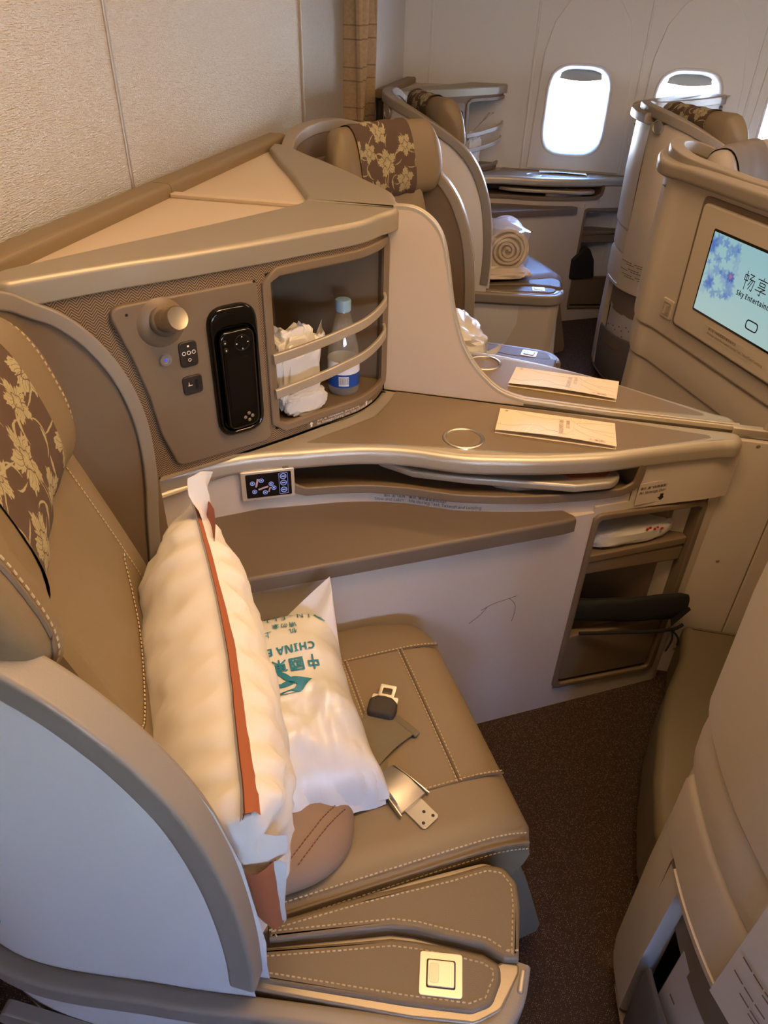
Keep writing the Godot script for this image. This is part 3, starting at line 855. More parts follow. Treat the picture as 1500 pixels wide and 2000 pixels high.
func shell(label: String, rear: bool, group := "") -> Node3D:
	var o := thing("seat_shell", label, "seat shell", Vector3(-0.5, 0, -0.5), group)
	var path := rim_path(rear)
	# rim
	var rows := []
	for i in path.size():
		var n := outward(path, i)
		var d: Vector3 = (path[mini(i + 1, path.size() - 1)] - path[maxi(i - 1, 0)]).normalized()
		n = (n - d * n.dot(d)).normalized()
		var b := d.cross(n).normalized()
		if (i > 0 and rows.size() > 0 and b.dot(lastb) < 0) or (i == 0 and b.x < 0): b = -b
		lastb = b
		var row := []
		var thin := clampf((-path[i].z - 0.72) / 0.2, 0.0, 1.0) if not rear else 0.0
		var prof := MB.rrect(lerpf(-0.022, -0.015, thin), lerpf(-0.030, -0.024, thin), 0.018, lerpf(0.006, 0.0, thin), lerpf(0.006, 0.004, thin), 3)
		for q in prof: row.append(path[i] + n * q.x + b * q.y)
		rows.append(row)
	var mb := MB.new()
	mb.sheet(rows, true)
	mb.fan(rows[0]); mb.fan(rows[-1])
	part("rim", mb, "rim_grey", o, 40.0)
	# outer aisle panel, up to the rim
	var outp := plan_pts(OUTER.slice(0, 16), 4)
	mb = MB.new()
	rows = [[], [], []]
	for q in outp:
		var top := 0.47
		for k in path.size() - 1:
			if path[k].x >= q.x and path[k + 1].x <= q.x and k < path.size() / 2:
				top = lerpf(path[k].y, path[k + 1].y, (path[k].x - q.x) / maxf(path[k].x - path[k + 1].x, 1e-5)); break
			top = maxf(top, path[k].y if path[k].x >= q.x and k < path.size() / 2 else 0.0)
		rows[0].append(Vector3(q.x, 0.43 if not rear else 0.478, -q.y - 0.006)); rows[1].append(Vector3(q.x, lerpf(0.43, top, 0.5), -q.y - 0.004)); rows[2].append(Vector3(q.x, top - 0.012, -q.y - 0.010))
	mb.sheet(rows)
	var back := []
	for r in rows:
		var b2 := []
		for p in r: b2.append(p + Vector3(0.012, 0, -0.022))
		back.append(b2)
	mb.sheet(back, false, true)
	part("aisle_panel", mb, "shell_paint" if rear else "white_panel", o, 50.0)
	# inner lining all the way round
	mb = MB.new()
	rows = [[], [], []]
	for i in path.size():
		var n := outward(path, i)
		var p: Vector3 = path[i] - n * lerpf(0.020, 0.008, clampf((-path[i].z - 0.72) / 0.2, 0.0, 1.0) if not rear else 0.0)
		rows[0].append(Vector3(p.x, 0.36, p.z)); rows[1].append(Vector3(p.x, lerpf(0.36, p.y - 0.012, 0.5), p.z)); rows[2].append(Vector3(p.x, p.y - 0.012, p.z))
	mb.sheet(rows)
	part("inner_lining", mb, "taupe", o, 50.0)
	# rail along the aisle and round the arm's front end
	var rail := []
	for q in outp:
		if not rear or q.x > -0.50: rail.append(Vector3(q.x, 0.418, -q.y + 0.006))      # ahead it stops short of the literature pocket
	rail.reverse()
	rail.append_array(cr([Vector3(-0.222, 0.418, -0.339), Vector3(-0.08, 0.418, -0.355), Vector3(0.04, 0.418, -0.370), Vector3(0.085, 0.418, -0.388), Vector3(0.108, 0.418, -0.425), Vector3(0.114, 0.418, -0.47)], 4).slice(1))
	mb = MB.new()
	mb.sweep(rail, MB.rrect(-0.014, -0.024, 0.014, 0.022, 0.009, 3))
	part("rail", mb, "rim_grey", o, 40.0)
	# lower side panels under the rail, with a joint
	var low := rail.duplicate()
	for seg in [[0, int(low.size() * 0.62)], [int(low.size() * 0.62), low.size() - 1]]:
		mb = MB.new()
		rows = [[], [], [], []]
		for i in range(seg[0], seg[1] + 1):
			var p: Vector3 = low[i]
			var f := 0.0015 if i == seg[0] or i == seg[1] else 0.0
			rows[0].append(Vector3(p.x + 0.03, 0.09, p.z - 0.035 - f)); rows[1].append(Vector3(p.x + 0.012, 0.13, p.z - 0.016 - f)); rows[2].append(Vector3(p.x, 0.30, p.z - 0.006 - f)); rows[3].append(Vector3(p.x, 0.41, p.z - 0.006 - f))
		mb.sheet(rows)
		part("side_panel", mb, "white_panel", o, 40.0)
	mb = MB.new()
	rows = [[], []]
	for p in low:
		rows[0].append(Vector3(p.x + 0.04, 0.0, p.z - 0.05)); rows[1].append(Vector3(p.x + 0.03, 0.10, p.z - 0.036))
	mb.sheet(rows)
	part("plinth", mb, "slate", o, 40.0)
	# grab fitting on the aisle face
	mb = MB.new()
	var fm := face(Vector3(-0.712, 1.122, -0.420), Vector3(0.62, 0, 0.78))
	mb.lathe(fm, [Vector2(0.0, 0.003), Vector2(0.012, 0.0035), Vector2(0.020, 0.002), Vector2(0.0215, 0.0045), Vector2(0.026, 0.004), Vector2(0.027, 0.0), Vector2(0.027, -0.01)], 24)
	part("reading_light", mb, "steel_dull", o, 50.0)
	mb = MB.new()
	mb.box(face(Vector3(-0.556, 0.556, -0.320), Vector3(1, 0, 0)), Vector3(0, 0, 0.004), Vector3(0.035, 0.024, 0.016), 0.006)
	part("latch", mb, "rim_grey", o)
	mb = MB.new()                                     # seat-leg bracket low on the aisle side
	mb.slab(face(Vector3(-0.48, 0, -0.300), Vector3(1, 0, -0.05)), MB.rounded(v2([-.12, .30, .02, .265, .035, .23, .0, .20, -.14, .26]), 0.012, 3), -0.02, 0.0, 0.004)
	mb.lathe(face(Vector3(-0.478, 0.243, -0.300), Vector3(1, 0, -0.05)), [Vector2(0.0, 0.004), Vector2(0.007, 0.004), Vector2(0.008, 0.0)], 12)
	part("bracket", mb, "rim_grey", o)
	shell_rear(o, rear)
	return o
var lastb := Vector3.UP

func shell_rear(o: Node3D, rear: bool) -> void:
	# back of the shell: round the aisle corner and slantwise to the centre line, in bands
	var c := OUTER.duplicate()
	c = c.slice(14)                                    # from the aisle side backwards
	if rear: c.append_array([-.72,.81, -.62,1.01, -.50,1.25, -.405,1.44, -.385,1.488])
	else: c.append_array([-.752,.80, -.75,.86])
	var p := plan_pts(c, 5)
	var nrm := []
	for i in p.size():
		var d := (p[mini(i + 1, p.size() - 1)] - p[maxi(i - 1, 0)]).normalized()
		nrm.append(Vector2(-d.y, d.x))                # away from the seat
	var band := func(name: String, y0: float, y1: float, inset: float, bulge: float, mat: String, r: float, first := 0) -> void:
		var mb := MB.new()
		var rows := []
		var prof := [[y0, inset + r * 1.0], [y0 + r * 0.3, inset + r * 0.3], [y0 + r, inset], [lerpf(y0, y1, 0.5), inset - bulge], [y1 - r, inset], [y1 - r * 0.3, inset + r * 0.3], [y1, inset + r]]
		for q in prof:
			var row := []
			for i in range(first, p.size()):
				var pt: Vector2 = p[i] - nrm[i] * q[1]
				row.append(Vector3(pt.x, q[0], -pt.y))
			rows.append(row)
		mb.sheet(rows)
		part(name, mb, mat, o, 50.0)
	if not rear:
		band.call("upper_back", 0.02, 1.150, 0.0, 0.004, "shell_paint", 0.012)
		return
	band.call("upper_back", 0.715, 1.132, 0.0, 0.004, "shell_paint", 0.012)
	band.call("middle_back", 0.615, 0.716, 0.008, 0.002, "shell_paint", 0.008)
	band.call("lower_back", 0.04, 0.616, 0.016, 0.004, "shell_paint", 0.010, 8)
	band.call("plinth", 0.0, 0.05, 0.05, 0.0, "slate", 0.0)
	# lip and top shelf of the back
	var mb := MB.new()
	var path := []
	for i in p.size(): path.append(Vector3(p[i].x, 1.147, -p[i].y))
	mb.sweep(path, MB.rrect(-0.030, -0.020, 0.020, 0.018, 0.012, 4))
	part("lip", mb, "rim_grey", o, 50.0)
	mb = MB.new()
	var rows := [[], []]
	for i in p.size():
		var wide := 0.022 + 0.085 * pow(clampf((p[i].y - 0.80) / 0.55, 0.0, 1.0), 1.2)
		var a: Vector2 = p[i]; var b: Vector2 = p[i] - nrm[i] * wide
		rows[0].append(Vector3(a.x, 1.162, -a.y)); rows[1].append(Vector3(b.x, 1.160, -b.y))
	mb.sheet(rows, false, false)
	part("shelf_top", mb, "pale_laminate", o)

func monitor(label: String) -> void:
	# stowed flush in the slanting back: plane through (-.755,.74) towards (-.40,1.45) in plan
	var dir := Vector3(0.447, 0, -0.894)
	var m := face(Vector3(-0.755, 0, -0.74), -dir)             # seen from behind the seat: local x points back along the slant
	var o := thing("monitor", label, "monitor", m * Vector3(-0.40, 0.77, 0.0))
	var fx := func(b: float) -> float: return -b
	var mb := MB.new()
	mb.slab(m, MB.rrect(fx.call(0.67), 0.768, fx.call(0.148), 1.112, 0.020), -0.012, 0.004, 0.001)
	part("recess", mb, "taupe", o)
	mb = MB.new()
	mb.slab(m, MB.rrect(fx.call(0.66), 0.776, fx.call(0.165), 1.098, 0.016), -0.01, 0.014, 0.005)
	part("bezel", mb, "shell_paint", o)
	mb = MB.new()
	mb.slab(m, MB.rrect(fx.call(0.578), 0.841, fx.call(0.234), 1.051, 0.006), 0.010, 0.0152, 0.001)
	part("screen_border", mb, "black_gloss", o)
	mb = MB.new()
	var x0: float = fx.call(0.572); var x1: float = fx.call(0.240)
	var a := mb.vert(m * Vector3(x0, 0.847, 0.0156), Vector2(0, 1)); var b := mb.vert(m * Vector3(x1, 0.847, 0.0156), Vector2(1, 1)); var c := mb.vert(m * Vector3(x1, 1.045, 0.0156), Vector2(1, 0)); var d := mb.vert(m * Vector3(x0, 1.045, 0.0156), Vector2(0, 0))
	var flipped := XF.basis.determinant() < 0
	if flipped:
		mb.uv[a].x = 1; mb.uv[b].x = 0; mb.uv[c].x = 0; mb.uv[d].x = 1
	mb.quad(a, b, c, d)
	var scr := part("screen", mb, "display_art", o)
	scr.set_meta("label", "lit screen with blue watercolour flowers on pale blue")
	# words on the screen (laid out left to right as seen)
	var tx := func(x: float, y: float) -> Vector3: return m * Vector3((x1 - 0.150 - x) if flipped else (x0 + 0.150 + x), 0.950 + y, 0.0162)
	mb = MB.new()
	signs(mb, "畅享", 0.042, tx, 0.55)
	part("screen_title", mb, "display_text", scr)
	tx = func(x: float, y: float) -> Vector3: return m * Vector3((x1 - 0.140 - x) if flipped else (x0 + 0.140 + x), 0.936 + y, 0.0162)
	mb = MB.new()
	letters(mb, "Sky Entertainment", 0.0125, tx, true)
	part("screen_caption", mb, "display_text", scr)
	mb = MB.new()
	var bx: float = (x1 - 0.225) if flipped else (x0 + 0.225)
	mb.ring(m, MB.rrect(bx - 0.022, 0.868, bx + 0.022, 0.892, 0.010), MB.rrect(bx - 0.019, 0.871, bx + 0.019, 0.889, 0.008), 0.0157, 0.0163, 0.0002)
	part("screen_button", mb, "display_text", scr)
	mb = MB.new()
	mb.box(m, Vector3(fx.call(0.40), 0.811, 0.0142), Vector3(0.20, 0.028, 0.0006))
	part("notice", mb, "sticker_clear", o)
	mb = MB.new()
	var nx := func(x: float, y: float) -> Vector3: return m * Vector3((fx.call(0.318) - x) if flipped else (fx.call(0.482) + x), 0.815 + y, 0.0149)
	signs(mb, "滑行起飞和降落期间请将板收回", 0.0075, nx, 1.0)
	nx = func(x: float, y: float) -> Vector3: return m * Vector3((fx.call(0.318) - x) if flipped else (fx.call(0.482) + x), 0.807 + y, 0.0149)
	letters(mb, "Monitor must be stowed during Taxi, Takeoff and Landing", 0.0062, nx)
	part("notice_print", mb, "print_grey", o)
	# release latch beside it
	mb = MB.new()
	mb.slab(m, MB.rrect(fx.call(0.140), 0.772, fx.call(0.088), 0.826, 0.006), 0.0, 0.006, 0.002)
	var l := part("release_latch", mb, "shell_paint", o)
	mb = MB.new()
	mb.ring(m, MB.rrect(fx.call(0.131), 0.780, fx.call(0.097), 0.818, 0.004), MB.rrect(fx.call(0.127), 0.784, fx.call(0.101), 0.814, 0.003), 0.004, 0.0075, 0.0008)
	mb.box(m, Vector3(fx.call(0.119), 0.799, 0.007), Vector3(0.010, 0.024, 0.004), 0.001)
	part("latch_button", mb, "champagne", l)

func corner_path() -> Array:              # plan of the shell's aisle corner, outside of the rail
	var p := []
	for q in plan_pts([-.50,.312, -.56,.314, -.63,.337, -.69,.387, -.737,.465, -.766,.56, -.780,.66, -.780,.70], 5): p.append(Vector3(q.x, 0, -q.y))
	return p
func literature_pocket(o: Node3D) -> void:
	# low in the rounded aisle corner: dark slot, bowed front, papers between
	var p := corner_path()
	var nrm := []
	for i in p.size():
		var d: Vector3 = (p[mini(i + 1, p.size() - 1)] - p[maxi(i - 1, 0)]).normalized()
		nrm.append(Vector3(d.z, 0, -d.x))
	var band := func(name: String, prof: Array, mat: String, a: int, b: int) -> MeshInstance3D:
		var mb := MB.new(); var rows := []
		for q in prof:
			var row := []
			for i in range(a, b): row.append(Vector3(p[i].x, q[0], p[i].z) + nrm[i] * q[1])
			rows.append(row)
		mb.sheet(rows)
		mb.fan(rows.map(func(r): return r[0])); mb.fan(rows.map(func(r): return r[-1]), true)
		return part(name, mb, mat, o, 40.0)
	var n := p.size()
	band.call("pocket_slot", [[0.05, -0.020], [0.052, -0.100], [0.470, -0.105], [0.485, -0.045], [0.485, -0.016], [0.474, -0.014]], "taupe", 0, n - 6)
	band.call("pocket_brow", [[0.485, -0.04], [0.472, -0.018], [0.475, -0.011], [0.487, -0.010], [0.493, -0.020]], "shell_paint", 0, n - 7)
	band.call("corner_panel", [[0.488, -0.03], [0.492, -0.012], [0.60, -0.011], [0.617, -0.02]], "shell_paint", 6, n)
	band.call("pocket_front", [[0.03, -0.05], [0.06, -0.022], [0.16, -0.015], [0.262, -0.012], [0.272, -0.016], [0.266, -0.022], [0.06, -0.030]], "slate", 2, n - 9)
	band.call("pocket_cheek", [[0.03, -0.05], [0.06, -0.020], [0.25, -0.014], [0.59, -0.017], [0.612, -0.035]], "shell_paint", n - 9, n)
	var mb := MB.new(); var rows := [[], []]
	for i in range(14, 22):
		rows[0].append(Vector3(p[i].x, 0.212, p[i].z) - nrm[i] * 0.0105); rows[1].append(Vector3(p[i].x, 0.238, p[i].z) - nrm[i] * 0.0105)
	mb.sheet(rows)
	part("pocket_notice", mb, "print_grey", o)
	# small-print block above the slot
	mb = MB.new()
	for k in 8:
		if k == 2 or k == 5: continue
		var y := 0.600 - 0.0085 * k
		for i in range(9 + (k % 3), 20 - (k % 2) * 2):
			if (i + k) % 5 == 0: continue
			var q0: Vector3 = p[i] - nrm[i] * 0.0035; var q1: Vector3 = p[i + 1] - nrm[i] * 0.0035
			q1 = q0.lerp(q1, 0.86)
			mb.quad3(Vector3(q0.x, y, q0.z), Vector3(q1.x, y, q1.z), Vector3(q1.x, y + 0.0032, q1.z), Vector3(q0.x, y + 0.0032, q0.z))
	part("small_print", mb, "print_grey", o)

func magazines(tilt: float) -> void:
	# standing between the slot's back and the pocket front, bowed with the corner
	var p := corner_path()
	var specs := [["grey paper leaflet standing in the literature pocket of the shell ahead", "paper_grey", 0.350, -0.036, 0.0012, 8, 26], ["thick cream magazine with red print in the literature pocket of the shell ahead", "paper_white", 0.405, -0.044, 0.010, 7, 25], ["dark teal folder at the back of the literature pocket of the shell ahead", "paper_teal", 0.385, -0.064, 0.0015, 3, 22]]
	for k in 3:
		var sp: Array = specs[k]
		var lab: String = sp[0]
		if tilt > 0: lab = lab.replace("of the shell ahead", "on the window seat back")
		var o := thing("magazine", lab, "magazine", Vector3(-0.70, 0.09, -0.47))
		var out := []; var inn := []; var lo := []; var li := []
		for i in range(sp[5], sp[6]):
			var d: Vector3 = (p[i + 1] - p[i - 1]).normalized()
			var n := Vector3(d.z, 0, -d.x)
			var f: float = float(i - sp[5]) / (sp[6] - sp[5])
			var y: float = sp[2] + 0.030 * f - 0.006 * k
			var a: Vector3 = p[i] + n * sp[3]; var b: Vector3 = p[i] + n * (sp[3] - sp[4])
			out.append(Vector3(a.x, y, a.z)); inn.append(Vector3(b.x, y, b.z)); lo.append(Vector3(a.x, 0.09, a.z)); li.append(Vector3(b.x, 0.09, b.z))
		var mb := MB.new()
		mb.sheet([lo, out, inn, li])
		for e in [0, -1]: mb.fan([lo[e], out[e], inn[e], li[e]], e == 0)
		part("pages", mb, sp[1], o, 30.0)
		mb = MB.new()
		var m := out.size()
		for j in ([5, 4, 2] as Array)[k]:
			var a: int = 2 + (int(j) * 3) % (m - 7)
			var y: float = sp[2] - 0.035 - 0.012 * j if k == 0 else sp[2] - 0.03 - 0.010 * (j % 2)
			var i1: int = a + ([5, 1, 3] as Array)[k]
			var d: Vector3 = (out[mini(a + 1, m - 1)] - out[a]).normalized()
			var n := Vector3(d.z, 0, -d.x).normalized() * 0.0012
			mb.quad3(Vector3(out[a].x, y, out[a].z) + n, Vector3(out[i1].x, y, out[i1].z) + n, Vector3(out[i1].x, y + 0.005 * (1 + 2 * (k % 2)), out[i1].z) + n, Vector3(out[a].x, y + 0.005 * (1 + 2 * (k % 2)), out[a].z) + n)
		part("cover_print", mb, ["print_grey", "print_red", "label_blue"][k], o)

func seat(label: String, full: bool, wrapped := false, group := "") -> Node3D:
	var o := thing("aeroplane_seat", label, "seat", S(0.18, 0.75, 0.0), group)
	# seat cushion: section carried across, nose rounded over, ends softened
	var prof := cr([Vector2(-0.10, 0.455), Vector2(0.10, 0.459), Vector2(0.30, 0.462), Vector2(0.385, 0.459), Vector2(0.425, 0.446), Vector2(0.444, 0.42), Vector2(0.442, 0.385), Vector2(0.425, 0.358), Vector2(0.37, 0.345), Vector2(-0.10, 0.345)], 5)
	var rows := []
	for k in 19:
		var f := k / 18.0
		var e := 1.0 - absf(f * 2 - 1)
		var soft := 0.016 * pow(1.0 - minf(e / 0.09, 1.0), 2.0)
		var row := []
		for q in prof:
			var drop := soft if q.y > 0.40 else 0.0
			var pull := 0.05 * pow(maxf(0.0, f - 0.88) / 0.12, 2.0) * (1.0 if q.x > 0.2 else 0.0)
			row.append(S(q.x - soft * 0.7 - pull * clampf((q.x - 0.2) / 0.24, 0, 1), 0.502 + 0.517 * f, q.y - drop + 0.004 * sin(PI * f)))
		rows.append(row)
	var mb := MB.new()
	mb.sheet(rows)
	mb.fan(rows[0]); mb.fan(rows[-1], true)
	var cu := part("seat_cushion", mb, "leather", o, 45.0)
	var ytop := func(s: float, t: float) -> float:
		var f := (t - 0.502) / 0.517
		return lerpf(0.457, 0.462, clampf((s - 0.05) / 0.25, 0, 1)) + 0.004 * sin(PI * f)
	if full:
		# sewn seams: a cord let into the leather with thread on both sides
		var seams := [[-0.05, 0.92, 0.435, 0.92], [-0.05, 0.616, 0.435, 0.616], [0.355, 0.616, 0.355, 0.92], [0.243, 0.616, 0.243, 0.92]]
		mb = MB.new(); var th := MB.new()
		for q in seams:
			var path := []; var pl := []; var pr := []
			for i in 21:
				var s: float = lerpf(q[0], q[2], i / 20.0); var t: float = lerpf(q[1], q[3], i / 20.0)
				var y: float = ytop.call(s, t)
				if s > 0.36: y -= 0.9 * pow((s - 0.36) / 0.085, 2.2) * 0.014
				path.append(S(s, t, y - 0.0006))
				var os := 0.004 if q[0] == q[2] else 0.0; var ot := 0.0 if q[0] == q[2] else 0.004
				pl.append(S(s + os, t + ot, y + 0.0003)); pr.append(S(s - os, t - ot, y + 0.0003))
			mb.tube(path, 0.0019, 6, false)
			stitches(th, pl, Vector3.UP)
			if q[0] == q[2]: stitches(th, pr, Vector3.UP)
		part("seam", mb, "seam", cu)
		var near := []; var near2 := []; var cord := []
		for i in 31:
			var s := lerpf(-0.05, 0.44, i / 30.0)
			var y: float = ytop.call(s, 0.502) - 0.013 * (1.0 - 0.0)
			if s > 0.36: y -= pow((s - 0.36) / 0.085, 2.0) * 0.020
			cord.append(S(s - 0.012, 0.5045, y - 0.001)); near.append(S(s - 0.012, 0.5145, y + 0.0112)); near2.append(S(s - 0.012, 0.5012, y - 0.012))
		stitches(th, near, Vector3.UP); stitches(th, near2, S(0, -1, 0))
		part("stitching", th, "thread", cu)
		mb = MB.new()
		mb.tube(cord, 0.0035, 8)
		part("piping", mb, "leather_taupe", cu)
	# leg rest hanging under the nose
	mb = MB.new()
	rows = []
	for q in [[0.40, 0.352], [0.432, 0.34], [0.448, 0.30], [0.478, 0.20], [0.512, 0.085], [0.508, 0.06], [0.46, 0.05]]:
		var row := []
		for k in 9: row.append(S(q[0], 0.515 + 0.48 * k / 8.0, q[1]))
		rows.append(row)
	mb.sheet(rows)
	rows = []
	for tt in [0.515, 0.995]:
		var lp := []
		for q in [[0.40, 0.352], [0.432, 0.34], [0.448, 0.30], [0.478, 0.20], [0.512, 0.085], [0.508, 0.06], [0.46, 0.05], [0.36, 0.05], [0.33, 0.352]]: lp.append(S(q[0], tt, q[1]))
		mb.fan(lp, tt > 0.6)
	part("leg_rest", mb, "leather_taupe", o, 40.0)
	# backrest
	mb = MB.new()
	rows = []
	for k in 25:
		var f := k / 24.0
		var t := lerpf(0.515, 1.005, f)
		var e := minf(f, 1.0 - f)
		var bol := 0.018 * exp(-pow((e - 0.07) / 0.06, 2)) - 0.05 * pow(1.0 - minf(e / 0.05, 1.0), 2.0)
		var row := []
		for j in 21:
			var g := j / 20.0
			var y := lerpf(0.42, 1.10, g)
			var s := -0.087 - 0.28 * (y - 0.726) + bol + 0.012 * sin(PI * g) * (1.0 if e > 0.12 else e / 0.12) - 0.010
			row.append(S(s - 0.05 * pow(maxf(0.0, (g - 0.9) / 0.1), 2.0), t + 0.06 * g * (1.0 - f) * (1.0 - f), y))
		rows.append(row)
	mb.sheet(rows, false, true)
	var bk := []
	for r in rows:
		var b2 := []
		for p in r: b2.append(p - S(0.02 + 0.07 * (1.0 - float(bk.size()) / 24.0), -0.12 * (1.0 - float(bk.size()) / 24.0), 0))
		bk.append(b2)
	mb.sheet(bk)
	for pair in [[rows[0], bk[0]], [rows[-1], bk[-1]]]: mb.sheet(pair)
	var top := [[], []]
	for k in 25: top[0].append(rows[k][20]); top[1].append(bk[k][20])
	mb.sheet(top)
	var br := part("backrest", mb, "leather", o, 45.0)
	var bs := func(t: float, y: float) -> Vector3:
		var f := (t - 0.515) / 0.49; var e := minf(f, 1.0 - f); var g := (y - 0.42) / 0.68
		var bol := 0.018 * exp(-pow((e - 0.07) / 0.06, 2))
		return S(-0.087 - 0.28 * (y - 0.726) + bol + 0.012 * sin(PI * g) * (1.0 if e > 0.12 else e / 0.12) - 0.0085, t, y)
	if full:
		mb = MB.new(); var th := MB.new()
		var l1 := []; var l2 := []; var l3 := []
		for i in 21:
			var y := lerpf(0.56, 1.05, i / 20.0)
			l1.append(bs.call(0.935, y)); l2.append(bs.call(0.585, y))
		for q in cr([Vector2(.93, .80), Vector2(.875, .775), Vector2(.80, .755), Vector2(.70, .752), Vector2(.63, .76), Vector2(.59, .79)], 5): l3.append(bs.call(q.x, q.y))
		stitches(th, l1, S(1, 0, 0.2)); stitches(th, l3, S(1, 0, 0.2))
		mb.tube(l2, 0.0018, 6); mb.tube(l3.map(func(p): return p - Vector3(0, 0.004, 0)), 0.0018, 6)
		part("seam", mb, "seam", br); part("stitching", th, "thread", br)
	# headrest: bolster with forward-turned ends
	mb = MB.new()
	var hr := func(f: float, a: float, grow: float) -> Vector3:
		var t := lerpf(0.485, 0.985, f)
		var e := minf(f, 1.0 - f)
		var cap := pow(clampf(e / 0.10, 0.0, 1.0), 0.45)
		var wing := 0.045 * pow(1.0 - minf(e / 0.35, 1.0), 1.5)
		var ca := cos(a); var sa := sin(a)
		var ds := (0.050 + grow) * signf(ca) * pow(absf(ca), 0.75) * cap; var dy := (0.112 + grow) * signf(sa) * pow(absf(sa), 0.75) * cap
		return S(-0.212 + wing + ds * 0.97 - dy * 0.24, t, 1.078 + dy * 0.97 + ds * 0.24)
	rows = []
	for k in 37:
		var f := (1 - cos(PI * k / 36.0)) / 2
		var row := []
		for j in 28: row.append(hr.call(clampf(f, 0.0005, 0.9995), TAU * j / 28.0, 0.0))
		rows.append(row)
	mb.sheet(rows, true)
	mb.fan(rows[0]); mb.fan(rows[-1], true)
	var head := part("headrest", mb, "leather" if not wrapped else "headrest_grey", o, 60.0)
	if full:
		mb = MB.new(); var th := MB.new()
		for fe in [0.055, 0.945]:
			var lp := []; var lq := []
			for j in 41:
				var a := TAU * j / 40.0
				lp.append(hr.call(fe, a, 0.0002)); lq.append(hr.call(fe + (0.014 if fe < 0.5 else -0.014), a, 0.0008))
			mb.tube(lp, 0.003, 6, false)
			th = MB.new()
			stitches(th, lq, S(0.8, -0.3, 0.4), 0.009, 0.0055, 0.0014)
			part("stitching", th, "thread", head)
		part("piping", mb, "leather_taupe", head)
	# printed cover over the middle of the headrest, plain tail below
	mb = MB.new()
	rows = []
	for k in 19:
		var f := lerpf(0.27, 0.79, k / 18.0)
		var row := []
		for j in 31:
			var a := lerpf(-1.25, 2.75, j / 30.0)
			row.append(hr.call(f, a, 0.0035 + 0.0015 * sin(f * 40.0 + a * 2.0)))
		rows.append(row)
	mb.sheet(rows, false, true)
	var cv := part("headrest_cover", mb, "floral_print" if not wrapped else "cover_grey", o, 60.0)
	cv.set_meta("label", "brown headrest cover printed with pale flowers" if not wrapped else "plain grey headrest cover")
	mb = MB.new()
	rows = []
	for k in 7:
		var f := lerpf(0.37, 0.63, k / 6.0)
		var row := []
		var p0: Vector3 = hr.call(f, -1.22, 0.004)
		for j in 5:
			var g := j / 4.0
			var ff := lerpf(f, 0.5 + (f - 0.5) * 0.75, g)
			var base: Vector3 = hr.call(ff, -1.22, 0.004)
			row.append(Vector3(base.x, base.y - 0.055 * g, base.z) + S(0.012 * (1 - g) * g * 4 * 0.3 - 0.018 * g, 0, 0))
		rows.append(row)
	mb.sheet(rows, false, false)
	part("cover_tail", mb, "cover_brown", cv, 60.0)
	arm(o, full)
	return o

